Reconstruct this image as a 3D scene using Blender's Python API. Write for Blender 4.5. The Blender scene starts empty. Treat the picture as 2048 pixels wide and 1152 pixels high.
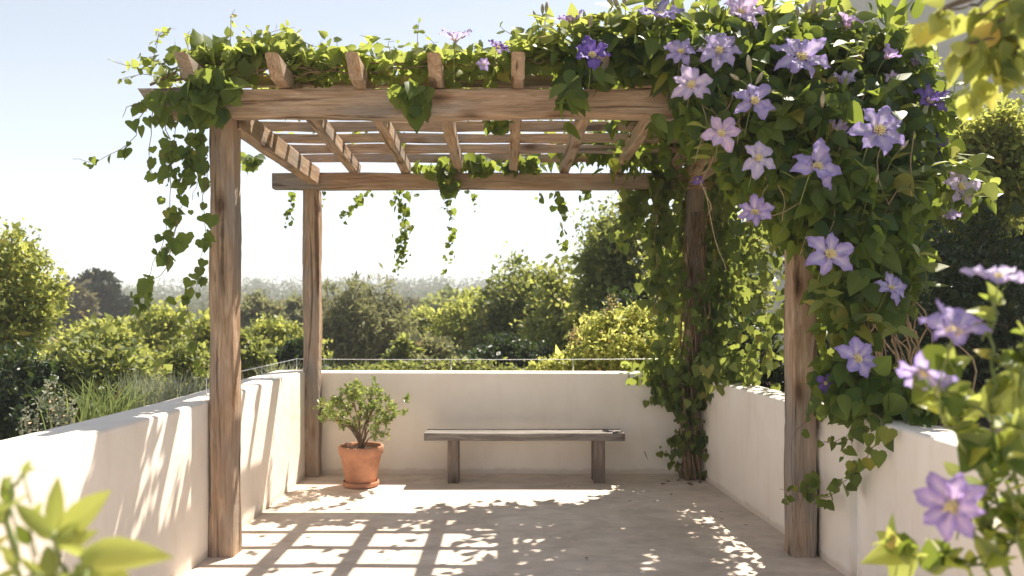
import bpy, math, random
import numpy as np
from mathutils import Vector
R = math.radians
S = bpy.context.scene
COL = S.collection

# ---------------------------------------------------------------- camera
F, HX, HY, HC = 1581.0, 1000.0, 620.0, 1.65
cam_d = bpy.data.cameras.new("camera")
cam = bpy.data.objects.new("camera", cam_d); COL.objects.link(cam)
cam.location = (0, 0, HC); cam.rotation_euler = (R(90), 0, 0)
cam_d.sensor_width = 36; cam_d.lens = F / 2048 * 36
cam_d.shift_x = (1024 - HX) / 2048; cam_d.shift_y = (HY - 576) / 2048
cam_d.clip_end = 3000; cam_d.clip_start = 0.05
cam_d.dof.use_dof = True; cam_d.dof.focus_distance = 5.4; cam_d.dof.aperture_fstop = 1.9
S.camera = cam
# ---------------------------------------------------------------- sky, sun, exposure
KX, KY = 0.36, 0.50          # ground shift of a shadow per metre of height (towards -x, towards the camera)
w = bpy.data.worlds.new("World"); S.world = w; w.use_nodes = True
nt = w.node_tree; bg = nt.nodes["Background"]
sky = nt.nodes.new("ShaderNodeTexSky"); sky.sky_type = 'NISHITA'; sky.sun_disc = False
sky.sun_elevation = math.atan(1 / math.hypot(KX, KY)); sky.sun_rotation = math.atan2(KX, KY)
sky.air_density = 1.0; sky.dust_density = 0.0; sky.ozone_density = 1.0
hs_ = nt.nodes.new("ShaderNodeHueSaturation"); hs_.inputs["Saturation"].default_value = 0.42      # a milky summer sky
nt.links.new(sky.outputs[0], hs_.inputs["Color"]); nt.links.new(hs_.outputs[0], bg.inputs[0]); bg.inputs[1].default_value = 0.075
sl = bpy.data.lights.new("sun", 'SUN'); sl.energy = 5.0; sl.angle = R(0.5); sl.color = (1, .91, .77)
sun = bpy.data.objects.new("sun", sl); COL.objects.link(sun)
sun.rotation_euler = Vector((-KX, -KY, -1)).to_track_quat('-Z', 'Y').to_euler()
S.view_settings.view_transform = 'Standard'; S.view_settings.look = 'None'
S.view_settings.exposure = 1.24; S.view_settings.gamma = 1
S.render.engine = 'CYCLES'
S.cycles.max_bounces = 8; S.cycles.diffuse_bounces = 4; S.cycles.transmission_bounces = 4
S.cycles.transparent_max_bounces = 6; S.cycles.sample_clamp_indirect = 8
S.cycles.use_denoising = True

def P(px, py, D):            # a point of the picture at distance D (metres)
    return np.array([(px - HX) / F * D, D, HC - (py - HY) / F * D])

# ---------------------------------------------------------------- materials
def mat(name):
    m = bpy.data.materials.new(name); m.use_nodes = True
    t = m.node_tree; return m, t, t.nodes, t.links, t.nodes["Principled BSDF"]
def N(ns, typ, **kw):
    n = ns.new(typ)
    for k, v in kw.items():
        if k in n.inputs.keys(): n.inputs[k].default_value = v
        else: setattr(n, k, v)
    return n
def ramp(ns, stops):
    r = ns.new("ShaderNodeValToRGB"); e = r.color_ramp.elements
    while len(e) < len(stops): e.new(0.5)
    for i, (p, c) in enumerate(stops):
        e[i].position = p; e[i].color = (*c, 1) if len(c) == 3 else c
    return r
def mix(ns, ls, fac, a, b, mode='MIX'):
    n = ns.new("ShaderNodeMix"); n.data_type = 'RGBA'; n.blend_type = mode
    for s, v in ((n.inputs[0], fac), (n.inputs[6], a), (n.inputs[7], b)):
        if isinstance(v, bpy.types.NodeSocket): ls.new(v, s)
        else: s.default_value = v if not isinstance(v, tuple) else (*v[:3], 1)
    return n.outputs[2]
def bump(ns, ls, h, strength, dist, bsdf):
    b = ns.new("ShaderNodeBump"); b.inputs["Strength"].default_value = strength; b.inputs["Distance"].default_value = dist
    ls.new(h, b.inputs["Height"]); ls.new(b.outputs[0], bsdf.inputs["Normal"])

def wood(name, axis, cols=None, crack=1.0, tan=0.0):
    m, t, ns, ls, b = mat(name)
    tc = ns.new("ShaderNodeTexCoord"); oi = ns.new("ShaderNodeObjectInfo")
    def mp(along, across, off):
        n = ns.new("ShaderNodeMapping")
        s = [across] * 3; s[axis] = along; n.inputs["Scale"].default_value = s
        k = ns.new("ShaderNodeVectorMath"); k.operation = 'MULTIPLY_ADD'
        ls.new(oi.outputs["Random"], k.inputs[0]); k.inputs[1].default_value = (37, 23, 51); k.inputs[2].default_value = (off, off, off)
        a = ns.new("ShaderNodeVectorMath"); a.operation = 'ADD'
        ls.new(tc.outputs["Object"], a.inputs[0]); ls.new(k.outputs[0], a.inputs[1])
        ls.new(a.outputs[0], n.inputs["Vector"]); return n
    g = N(ns, "ShaderNodeTexNoise", Scale=1.0, Detail=7.0, Roughness=.62, Distortion=1.3); ls.new(mp(2.2, 18, 0).outputs[0], g.inputs["Vector"])
    f = N(ns, "ShaderNodeTexNoise", Scale=1.0, Detail=5.0, Roughness=.6, Distortion=.3); ls.new(mp(3.5, 90, 3).outputs[0], f.inputs["Vector"])
    big = N(ns, "ShaderNodeTexNoise", Scale=1.0, Detail=3.0, Roughness=.6); ls.new(mp(1.1, 3, 7).outputs[0], big.inputs["Vector"])
    ck = N(ns, "ShaderNodeTexNoise", Scale=1.0, Detail=3.0, Roughness=.5, Distortion=.8); ls.new(mp(.8, 11, 11).outputs[0], ck.inputs["Vector"])
    kn = N(ns, "ShaderNodeTexVoronoi", Scale=1.0); ls.new(mp(2.0, 5, 5).outputs[0], kn.inputs["Vector"])
    c = cols or [(.26, .165, .095), (.41, .28, .185), (.55, .41, .295)]
    r1 = ramp(ns, [(.28, c[0]), (.5, c[1]), (.72, c[2])]); ls.new(g.outputs[0], r1.inputs[0])
    gr = [(x + .03 + sum(col) / 3 * .9) * .52 for col in (c[2],) for x in (.06, .035, .015)]
    r2 = ramp(ns, [(.42, (0, 0, 0)), (.66, (.75, .75, .75))]); ls.new(big.outputs[0], r2.inputs[0])
    col = mix(ns, ls, r2.outputs[0], r1.outputs[0], tuple(gr))
    r3 = ramp(ns, [(.3, (.62, .6, .58)), (.6, (1.08, 1.08, 1.08))]); ls.new(f.outputs[0], r3.inputs[0])
    col = mix(ns, ls, .8, col, r3.outputs[0], 'MULTIPLY')
    r4 = ramp(ns, [(.355, (.20, .15, .11)), (.40, (1, 1, 1))]); ls.new(ck.outputs[0], r4.inputs[0])
    col = mix(ns, ls, .7 * crack, col, r4.outputs[0], 'MULTIPLY')
    r5 = ramp(ns, [(.07, (.2, .13, .09)), (.16, (.7, .6, .5)), (.26, (1, 1, 1))]); ls.new(kn.outputs["Distance"], r5.inputs[0])
    col = mix(ns, ls, .8, col, r5.outputs[0], 'MULTIPLY')
    ge = ns.new("ShaderNodeNewGeometry"); sn = ns.new("ShaderNodeSeparateXYZ"); ls.new(ge.outputs["Normal"], sn.inputs[0])     # weathered dark end grain
    an = ns.new("ShaderNodeMath"); an.operation = 'ABSOLUTE'; ls.new(sn.outputs[axis], an.inputs[0])
    r6 = ramp(ns, [(.75, (1, 1, 1)), (.9, (.42, .36, .32))]); ls.new(an.outputs[0], r6.inputs[0])
    col = mix(ns, ls, 1.0, col, r6.outputs[0], 'MULTIPLY')
    ls.new(col, b.inputs["Base Color"]); b.inputs["Roughness"].default_value = .82
    b.inputs["Specular IOR Level"].default_value = .25
    h = ns.new("ShaderNodeMath"); h.operation = 'MULTIPLY_ADD'; ls.new(f.outputs[0], h.inputs[0]); h.inputs[1].default_value = .35
    h2 = ns.new("ShaderNodeMath"); h2.operation = 'ADD'; ls.new(g.outputs[0], h2.inputs[0]); ls.new(r4.outputs[0], h2.inputs[1]); ls.new(h2.outputs[0], h.inputs[2])
    bump(ns, ls, h.outputs[0], .55, .006, b)
    return m

def stucco(name, c1, c2, top=None, sc=1.0):
    m, t, ns, ls, b = mat(name)
    tc = ns.new("ShaderNodeTexCoord")
    a = N(ns, "ShaderNodeTexNoise", Scale=1.6 * sc, Detail=6.0, Roughness=.6, Distortion=.4); ls.new(tc.outputs["Object"], a.inputs["Vector"])
    r = ramp(ns, [(.32, c1), (.62, c2)]); ls.new(a.outputs[0], r.inputs[0])
    mp = ns.new("ShaderNodeMapping"); mp.inputs["Scale"].default_value = (5, 5, .7); ls.new(tc.outputs["Object"], mp.inputs[0])
    s = N(ns, "ShaderNodeTexNoise", Scale=1.4, Detail=5.0, Roughness=.6); ls.new(mp.outputs[0], s.inputs["Vector"])
    r2 = ramp(ns, [(.3, (.86, .82, .78)), (.46, (1, 1, 1))]); ls.new(s.outputs[0], r2.inputs[0])
    col = mix(ns, ls, .35, r.outputs[0], r2.outputs[0], 'MULTIPLY')
    # splash dirt along the foot of the wall, broken by noise
    sx = ns.new("ShaderNodeSeparateXYZ"); g = ns.new("ShaderNodeNewGeometry"); ls.new(g.outputs["Position"], sx.inputs[0])
    n3 = N(ns, "ShaderNodeTexNoise", Scale=9.0, Detail=4.0); ls.new(tc.outputs["Object"], n3.inputs["Vector"])
    d = ns.new("ShaderNodeMath"); d.operation = 'MULTIPLY_ADD'; ls.new(n3.outputs[0], d.inputs[0]); d.inputs[1].default_value = -.065; ls.new(sx.outputs[2], d.inputs[2])
    r3 = ramp(ns, [(-0.0, (.66, .6, .54)), (.03, (1, 1, 1))]); ls.new(d.outputs[0], r3.inputs[0])
    col = mix(ns, ls, .55, col, r3.outputs[0], 'MULTIPLY')
    ls.new(col, b.inputs["Base Color"]); b.inputs["Roughness"].default_value = .9; b.inputs["Specular IOR Level"].default_value = .15
    fn = N(ns, "ShaderNodeTexNoise", Scale=55.0, Detail=5.0, Roughness=.65); ls.new(tc.outputs["Object"], fn.inputs["Vector"])
    cn = N(ns, "ShaderNodeTexNoise", Scale=7.0, Detail=3.0, Roughness=.5); ls.new(tc.outputs["Object"], cn.inputs["Vector"])
    h = ns.new("ShaderNodeMath"); h.operation = 'MULTIPLY_ADD'; ls.new(fn.outputs[0], h.inputs[0]); h.inputs[1].default_value = .16; ls.new(cn.outputs[0], h.inputs[2])
    bump(ns, ls, h.outputs[0], .35, .02, b)
    return m

def floor_mat():
    m, t, ns, ls, b = mat("screed")
    tc = ns.new("ShaderNodeTexCoord")
    a = N(ns, "ShaderNodeTexNoise", Scale=1.3, Detail=8.0, Roughness=.68, Distortion=.8); ls.new(tc.outputs["Object"], a.inputs["Vector"])
    r = ramp(ns, [(.3, (.55, .45, .375)), (.5, (.67, .56, .475)), (.7, (.77, .66, .57))]); ls.new(a.outputs[0], r.inputs[0])
    mp = ns.new("ShaderNodeMapping"); mp.inputs["Scale"].default_value = (1.6, 2.6, 1); ls.new(tc.outputs["Object"], mp.inputs[0])
    s = N(ns, "ShaderNodeTexNoise", Scale=2.4, Detail=7.0, Roughness=.7, Distortion=.5); ls.new(mp.outputs[0], s.inputs["Vector"])
    r2 = ramp(ns, [(.36, (.8, .79, .78)), (.6, (1.07, 1.07, 1.07))]); ls.new(s.outputs[0], r2.inputs[0])
    col = mix(ns, ls, .8, r.outputs[0], r2.outputs[0], 'MULTIPLY')
    v = N(ns, "ShaderNodeTexNoise", Scale=60.0, Detail=3.0, Roughness=.6); ls.new(tc.outputs["Object"], v.inputs["Vector"])
    r3 = ramp(ns, [(.27, (.6, .58, .56)), (.4, (1, 1, 1))]); ls.new(v.outputs[0], r3.inputs[0])
    col = mix(ns, ls, .5, col, r3.outputs[0], 'MULTIPLY')
    ls.new(col, b.inputs["Base Color"]); b.inputs["Roughness"].default_value = .82; b.inputs["Specular IOR Level"].default_value = .3
    h = ns.new("ShaderNodeMath"); h.operation = 'MULTIPLY_ADD'; ls.new(v.outputs[0], h.inputs[0]); h.inputs[1].default_value = .2; ls.new(s.outputs[0], h.inputs[2])
    bump(ns, ls, h.outputs[0], .22, .006, b)
    return m

def leafmat(name, cols, trans, tw=.45, rough=.45, spec=.35, vein=0.0, patch=3.0):
    """cols: three base colours over the per-leaf variation; trans: colour let through"""
    m, t, ns, ls, b = mat(name)
    at = ns.new("ShaderNodeAttribute"); at.attribute_name = "leaf"
    sx = ns.new("ShaderNodeSeparateXYZ"); ls.new(at.outputs["Vector"], sx.inputs[0])
    tc = ns.new("ShaderNodeTexCoord")
    nz = N(ns, "ShaderNodeTexNoise", Scale=patch, Detail=2.0); ls.new(tc.outputs["Object"], nz.inputs["Vector"])
    k = ns.new("ShaderNodeMath"); k.operation = 'MULTIPLY_ADD'; ls.new(nz.outputs[0], k.inputs[0]); k.inputs[1].default_value = .9
    k0 = ns.new("ShaderNodeMath"); k0.operation = 'MULTIPLY_ADD'; ls.new(sx.outputs[2], k0.inputs[0]); k0.inputs[1].default_value = .75; k0.inputs[2].default_value = -.32
    ls.new(k0.outputs[0], k.inputs[2])
    r = ramp(ns, [(.05, cols[0]), (.5, cols[1]), (.95, cols[2])]); ls.new(k.outputs[0], r.inputs[0])
    r9 = ramp(ns, [(.955, (0, 0, 0)), (.97, (1, 1, 1))]); ls.new(sx.outputs[2], r9.inputs[0])          # a few yellowed leaves
    col = mix(ns, ls, r9.outputs[0], r.outputs[0], (cols[2][0] * 1.9, cols[2][1] * 1.25, cols[2][2] * 1.1))
    tcol = mix(ns, ls, k.outputs[0], tuple(c * .75 for c in trans), tuple(min(1, c * 1.25) for c in trans))
    if vein:
        ab = ns.new("ShaderNodeMath"); ab.operation = 'ABSOLUTE'; ls.new(sx.outputs[0], ab.inputs[0])
        rv = ramp(ns, [(.0, (1 + vein,) * 3), (.05, (1, 1, 1)), (.5, (.9, .9, .9))]); ls.new(ab.outputs[0], rv.inputs[0])
        col = mix(ns, ls, 1.0, col, rv.outputs[0], 'MULTIPLY'); 
    ls.new(col, b.inputs["Base Color"]); b.inputs["Roughness"].default_value = rough; b.inputs["Specular IOR Level"].default_value = spec
    tr = ns.new("ShaderNodeBsdfTranslucent"); ls.new(tcol, tr.inputs[0])
    mx = ns.new("ShaderNodeMixShader"); mx.inputs[0].default_value = tw
    ls.new(b.outputs[0], mx.inputs[1]); ls.new(tr.outputs[0], mx.inputs[2])
    ls.new(mx.outputs[0], ns["Material Output"].inputs[0])
    return m

def plain(name, c, rough=.7, spec=.3, metal=0.0, var=.25, scale=12.0):
    m, t, ns, ls, b = mat(name)
    tc = ns.new("ShaderNodeTexCoord")
    a = N(ns, "ShaderNodeTexNoise", Scale=scale, Detail=5.0, Roughness=.6); ls.new(tc.outputs["Object"], a.inputs["Vector"])
    r = ramp(ns, [(.3, tuple(x * (1 - var) for x in c)), (.7, tuple(min(1, x * (1 + var)) for x in c))]); ls.new(a.outputs[0], r.inputs[0])
    ls.new(r.outputs[0], b.inputs["Base Color"]); b.inputs["Roughness"].default_value = rough
    b.inputs["Specular IOR Level"].default_value = spec; b.inputs["Metallic"].default_value = metal
    bump(ns, ls, a.outputs[0], .2, .01, b)
    return m

def petal_mat(name, c_edge, c_mid):
    m, t, ns, ls, b = mat(name)
    at = ns.new("ShaderNodeAttribute"); at.attribute_name = "leaf"
    sx = ns.new("ShaderNodeSeparateXYZ"); ls.new(at.outputs["Vector"], sx.inputs[0])
    ab = ns.new("ShaderNodeMath"); ab.operation = 'ABSOLUTE'; ls.new(sx.outputs[0], ab.inputs[0])
    r = ramp(ns, [(0.0, (1, 1, 1)), (.16, (.55, .55, .55)), (.5, (0, 0, 0))]); ls.new(ab.outputs[0], r.inputs[0])
    r2 = ramp(ns, [(.0, (1, 1, 1)), (.45, (.75, .75, .75)), (.95, (.1, .1, .1))]); ls.new(sx.outputs[1], r2.inputs[0])
    f = mix(ns, ls, 1.0, r.outputs[0], r2.outputs[0], 'MULTIPLY')
    col = mix(ns, ls, f, c_edge, c_mid)
    tc = ns.new("ShaderNodeTexCoord"); nz = N(ns, "ShaderNodeTexNoise", Scale=14.0, Detail=3.0); ls.new(tc.outputs["Object"], nz.inputs["Vector"])
    r3 = ramp(ns, [(.3, (.8, .78, .84)), (.65, (1.1, 1.08, 1.05))]); ls.new(nz.outputs[0], r3.inputs[0])
    col = mix(ns, ls, .8, col, r3.outputs[0], 'MULTIPLY')
    oi = ns.new("ShaderNodeObjectInfo"); r4 = ramp(ns, [(0, (.74, .68, .92)), (.5, (1, 1, 1)), (1, (1.1, .93, 1.0))]); ls.new(oi.outputs["Random"], r4.inputs[0])
    col = mix(ns, ls, 1.0, col, r4.outputs[0], 'MULTIPLY')
    ls.new(col, b.inputs["Base Color"]); b.inputs["Roughness"].default_value = .55; b.inputs["Specular IOR Level"].default_value = .25
    tr = ns.new("ShaderNodeBsdfTranslucent"); ls.new(col, tr.inputs[0])
    mx = ns.new("ShaderNodeMixShader"); mx.inputs[0].default_value = .38
    ls.new(b.outputs[0], mx.inputs[1]); ls.new(tr.outputs[0], mx.inputs[2]); ls.new(mx.outputs[0], ns["Material Output"].inputs[0])
    wv = ns.new("ShaderNodeTexWave"); wv.inputs["Scale"].default_value = 5.0
    cx = ns.new("ShaderNodeCombineXYZ"); ls.new(sx.outputs[0], cx.inputs[0]); ls.new(cx.outputs[0], wv.inputs["Vector"])
    bump(ns, ls, wv.outputs[1], .3, .003, b)
    return m

M = dict(
    wx=wood("wood_along_x", 0), wy=wood("wood_along_y", 1), wz=wood("wood_upright", 2),
    bench=wood("bench_wood", 0, [(.115, .10, .09), (.20, .18, .165), (.33, .30, .275)], crack=.6),
    benchleg=wood("bench_leg_wood", 2, [(.10, .078, .065), (.17, .135, .115), (.26, .215, .185)], crack=.6),
    wall=stucco("lime_render", (.84, .745, .65), (.91, .835, .75)),
    house=stucco("house_render", (.52, .50, .48), (.60, .58, .56), sc=.4),
    floor=floor_mat(),
    soil=plain("soil", (.035, .026, .018), .95, .1, scale=30), ground=plain("earth", (.13, .12, .06), .95, .1, scale=1.5),
    bark=plain("bark", (.13, .10, .075), .9, .1, scale=14), twig=plain("twig", (.20, .135, .085), .8, .2, scale=30),
    dry=plain("dry_stem", (.36, .26, .16), .8, .2, scale=30), green=plain("green_stem", (.16, .20, .06), .6, .3, scale=20),
    metal=plain("steel_cable", (.62, .64, .66), .35, .5, .8, .1), 
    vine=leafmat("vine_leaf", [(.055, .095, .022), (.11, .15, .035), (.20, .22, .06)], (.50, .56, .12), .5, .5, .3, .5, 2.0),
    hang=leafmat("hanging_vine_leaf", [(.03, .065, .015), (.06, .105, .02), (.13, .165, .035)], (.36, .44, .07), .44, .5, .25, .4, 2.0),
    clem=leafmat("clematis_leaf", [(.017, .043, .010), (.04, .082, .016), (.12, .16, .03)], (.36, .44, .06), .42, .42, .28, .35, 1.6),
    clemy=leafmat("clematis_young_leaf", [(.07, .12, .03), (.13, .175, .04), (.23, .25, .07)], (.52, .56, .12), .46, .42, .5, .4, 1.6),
    ivy=leafmat("ivy_leaf", [(.025, .052, .015), (.05, .085, .022), (.12, .15, .045)], (.40, .46, .09), .44, .42, .3, .3, 2.2),
    bright=leafmat("bright_leaf", [(.09, .135, .025), (.18, .22, .05), (.33, .34, .10)], (.60, .62, .14), .46, .5, .4, 0, .7),
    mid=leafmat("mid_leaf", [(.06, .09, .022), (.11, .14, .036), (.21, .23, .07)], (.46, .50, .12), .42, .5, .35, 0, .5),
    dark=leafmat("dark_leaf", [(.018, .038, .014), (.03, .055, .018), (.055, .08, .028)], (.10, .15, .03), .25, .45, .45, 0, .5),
    olive=leafmat("olive_leaf", [(.11, .125, .06), (.16, .17, .085), (.24, .23, .12)], (.42, .42, .18), .35, .6, .2, 0, .4),
    lime=leafmat("lime_leaf", [(.14, .19, .035), (.26, .30, .07), (.42, .42, .14)], (.70, .70, .18), .48, .5, .4, 0, 1.5),
    conifer=leafmat("conifer_leaf", [(.03, .04, .03), (.04, .05, .035), (.06, .07, .045)], (.06, .07, .03), .15, .7, .1, 0, .3),
    brown=leafmat("brown_olive_leaf", [(.10, .09, .045), (.13, .115, .055), (.17, .14, .07)], (.22, .2, .07), .3, .6, .2, 0, .3),
    silver=leafmat("silver_leaf", [(.20, .22, .17), (.28, .30, .23), (.38, .38, .30)], (.35, .38, .22), .3, .6, .2, 0, 2),
    blade=leafmat("grass_blade", [(.09, .13, .05), (.14, .19, .08), (.22, .26, .12)], (.35, .42, .12), .35, .5, .3, 0, 2),
    red=leafmat("reddish_tip_leaf", [(.20, .16, .07), (.28, .22, .10), (.34, .30, .14)], (.55, .44, .20), .45, .5, .3, 0, 3),
    far=leafmat("far_leaf", [(.07, .09, .045), (.09, .11, .05), (.13, .14, .06)], (.15, .17, .07), .25, .9, .0, 0, .03),
    pot=plain("terracotta", (.45, .225, .14), .85, .15, var=.22, scale=7.0),
    petal=petal_mat("lilac_petal", (.40, .33, .68), (.82, .75, .88)),
    petald=petal_mat("deep_violet_petal", (.20, .13, .46), (.40, .28, .60)),
    petalp=petal_mat("pale_mauve_petal", (.55, .48, .74), (.87, .80, .88)),
    stamen=plain("stamen", (.80, .68, .36), .7, .2, var=.2, scale=60), 
    bud=plain("bud", (.34, .30, .20), .7, .2, var=.3, scale=40),
)

# ---------------------------------------------------------------- mesh collector
class MB:
    def __init__(s): s.v, s.f, s.a, s.n = [], [], [], 0
    def add(s, v, f, a=None):
        v = np.asarray(v, float).reshape(-1, 3); f = np.asarray(f, int).reshape(-1, 3)
        s.v.append(v); s.f.append(f + s.n); s.n += len(v)
        s.a.append(np.zeros((len(v), 3)) if a is None else np.asarray(a, float).reshape(-1, 3))
    def build(s, name, m, root=None, smooth=True, sub=None):
        me = bpy.data.meshes.new(name)
        v = np.concatenate(s.v); f = np.concatenate(s.f); a = np.concatenate(s.a)
        if root is not None: v = v - np.array(root.location if sub is None else sub.location)
        me.vertices.add(len(v)); me.vertices.foreach_set("co", v.astype(np.float32).ravel())
        me.loops.add(f.size); me.loops.foreach_set("vertex_index", f.astype(np.int32).ravel())
        me.polygons.add(len(f)); me.polygons.foreach_set("loop_start", np.arange(0, f.size, 3, dtype=np.int32))
        me.polygons.foreach_set("loop_total", np.full(len(f), 3, dtype=np.int32))
        me.polygons.foreach_set("use_smooth", np.full(len(f), smooth, dtype=bool))
        at = me.attributes.new("leaf", 'FLOAT_VECTOR', 'POINT'); at.data.foreach_set("vector", a.astype(np.float32).ravel())
        me.update(); me.validate()
        me.materials.append(M[m] if isinstance(m, str) else m)
        o = bpy.data.objects.new(name, me); COL.objects.link(o)
        if root is not None: o.parent = root
        return o

def thing(name, label, cat, loc, group=None):
    o = bpy.data.objects.new(name, None); COL.objects.link(o); o.location = tuple(float(c) for c in loc)
    o.empty_display_size = .1; o['label'] = label; o['category'] = cat
    if group: o['group'] = group
    return o
def tag(o, label, cat, group=None, kind=None):
    if label: o['label'] = label
    if cat: o['category'] = cat
    if group: o['group'] = group
    if kind: o['kind'] = kind
    return o
def sub(name, mb, m, part, root, smooth=True):      # a piece of a part
    o = mb.build(name, m, None, smooth)
    o.data.transform(__import__('mathutils').Matrix.Translation(-Vector(root.location))); o.parent = part
    return o

def quads(q): q = np.asarray(q); return np.concatenate([q[:, [0, 1, 2]], q[:, [0, 2, 3]]])
def tube(mb, pts, r0, r1=None, sides=6, cap=True):
    pts = np.asarray(pts, float); n = len(pts)
    r = np.linspace(r0, r0 if r1 is None else r1, n) if np.isscalar(r0) else np.asarray(r0)
    tg = np.gradient(pts, axis=0); tg /= np.linalg.norm(tg, axis=1)[:, None] + 1e-9
    ref = np.array([0, 0, 1.]) if abs(tg[0][2]) < .8 else np.array([1., 0, 0])
    a = np.cross(tg, ref); a /= np.linalg.norm(a, axis=1)[:, None] + 1e-9; b = np.cross(tg, a)
    th = np.arange(sides) / sides * 2 * np.pi
    V = pts[:, None] + r[:, None, None] * (np.cos(th)[None, :, None] * a[:, None] + np.sin(th)[None, :, None] * b[:, None])
    i = np.arange(n - 1)[:, None] * sides; j = np.arange(sides)[None]; k = (j + 1) % sides
    q = np.stack([i + j, i + k, i + sides + k, i + sides + j], -1).reshape(-1, 4)
    f = quads(q)
    if cap:
        c = np.array([[0, s + 1, s] for s in range(1, sides - 1)]); e = (n - 1) * sides
        f = np.concatenate([f, c, c[:, ::-1] + e])
    mb.add(V.reshape(-1, 3), f)
def spline(pts, n=12, jit=0.0, rng=None):
    pts = np.asarray(pts, float)
    if len(pts) < 3: t = np.linspace(0, 1, n)[:, None]; out = pts[0] * (1 - t) + pts[-1] * t
    else:
        p = np.vstack([2 * pts[0] - pts[1], pts, 2 * pts[-1] - pts[-2]]); out = []
        m = len(pts) - 1
        for u in np.linspace(0, m, n):
            i = min(int(u), m - 1); t = u - i; a, b, c, d = p[i], p[i + 1], p[i + 2], p[i + 3]
            out.append(.5 * (2 * b + (c - a) * t + (2 * a - 5 * b + 4 * c - d) * t * t + (3 * b - a - 3 * c + d) * t ** 3))
        out = np.array(out)
    if jit: out[1:-1] += rng.normal(0, jit, out[1:-1].shape)
    return out

def timber(mb, a, b, w, h, up=(0, 0, 1), seed=0, cut0=0., cut1=0., n=24, cham=.010, wob=.0035):
    """squared hand-sawn timber from a to b: chamfered corners, slightly wavering faces, ends cut back at the bottom"""
    rng = np.random.default_rng(seed)
    a, b, up = np.array(a, float), np.array(b, float), np.array(up, float)
    d = b - a; L = np.linalg.norm(d); d /= L
    rt = np.cross(d, up); rt /= np.linalg.norm(rt); up = np.cross(rt, d)
    W, H, c = w / 2, h / 2, cham
    sec = np.array([(-W + c, -H), (W - c, -H), (W, -H + c), (W, H - c), (W - c, H), (-W + c, H), (-W, H - c), (-W, -H + c)])
    fd = np.clip((H - sec[:, 1]) / h, 0, 1)
    s = np.linspace(0, 1, n); V = []
    ph = rng.uniform(0, 6.28, (8, 2)); fr = rng.uniform(2, 7, (8, 2))
    for si in s:
        al = cut0 * fd * (1 - si) + L * si - cut1 * fd * si
        wv = wob * np.stack([np.sin(fr[:, 0] * L * si + ph[:, 0]), np.sin(fr[:, 1] * L * si + ph[:, 1])], 1) + rng.normal(0, wob * .25, (8, 2))
        q = sec + wv
        V.append(a + al[:, None] * d + q[:, :1] * rt + q[:, 1:] * up)
    V = np.array(V).reshape(-1, 3)
    i = np.arange(n - 1)[:, None] * 8; j = np.arange(8)[None]; k = (j + 1) % 8
    f = quads(np.stack([i + j, i + k, i + 8 + k, i + 8 + j], -1).reshape(-1, 4))[:, ::-1]
    cp = np.array([[0, t, t + 1] for t in range(1, 7)])
    mb.add(V, np.concatenate([f, cp[:, ::-1] if False else cp, cp[:, ::-1] + (n - 1) * 8]))

# ---------------------------------------------------------------- leaves
def T_from(outline, mid):
    """leaf blade from right-hand outline points (x>0,y) and midrib; folded along the rib"""
    o = np.array(outline, float); k = len(o)
    V = [(0, 0, 0)]; A = [(0, 0)]
    for x, y in o: V.append((x, y, .30 * x - .18 * y * y)); A.append((x, y))
    for x, y in o: V.append((-x, y, .30 * x - .18 * y * y)); A.append((-x, y))
    for y in mid: V.append((0, y, -.18 * y * y)); A.append((0, y))
    V.append((0, 1, -.20)); A.append((0, 1))
    R0 = list(range(1, k + 1)); L0 = list(range(k + 1, 2 * k + 1)); Mi = [0] + list(range(2 * k + 1, 2 * k + 1 + len(mid))) + [2 * k + 1 + len(mid)]
    f = []
    for side, rev in ((R0, 0), (L0, 1)):
        ch = [0] + side + [Mi[-1]]; i = j = 0; tri = []
        while i < len(ch) - 2 or j < len(Mi) - 2:
            # zip outline and rib
            if i < len(ch) - 2 and (j >= len(Mi) - 2 or V[ch[i + 1]][1] <= V[Mi[j + 1]][1] + .12):
                tri.append((Mi[j], ch[i], ch[i + 1])); i += 1
            else: tri.append((Mi[j], ch[i], Mi[j + 1])); j += 1
        tri.append((Mi[j], ch[i], Mi[-1]))
        tri = [t for t in tri if len(set(t)) == 3]
        f += [t if not rev else t[::-1] for t in tri]
    V = np.array(V); A = np.array(A)
    return V, np.array(f), A
T_OV = T_from([(.14, .02), (.29, .14), (.33, .34), (.25, .58), (.12, .82)], [.2, .45, .7])       # clematis leaflet
T_HEART = T_from([(.18, -.10), (.40, -.02), (.48, .20), (.38, .48), (.18, .76)], [.2, .5])         # ivy-like heart
T_VINE = T_from([(.17, -.13), (.40, -.08), (.47, .10), (.56, .30), (.44, .47), (.36, .66), (.17, .80)], [.25, .5, .75])   # lobed vine leaf
T_LANCE = T_from([(.10, .10), (.17, .28), (.185, .45), (.15, .66), (.08, .85)], [.3, .55, .8])
T_SM = (np.array([(0, 0, 0), (.3, .45, .10), (0, 1, -.08), (-.3, .45, .10)]), np.array([(0, 1, 2), (0, 2, 3)]), np.array([(0, 0), (.3, .45), (0, 1), (-.3, .45)]))
T_THIN = (np.array([(0, 0, 0), (.12, .45, .04), (0, 1, -.08), (-.12, .45, .04)]), np.array([(0, 1, 2), (0, 2, 3)]), np.array([(0, 0), (.12, .45), (0, 1), (-.12, .45)]))

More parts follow.
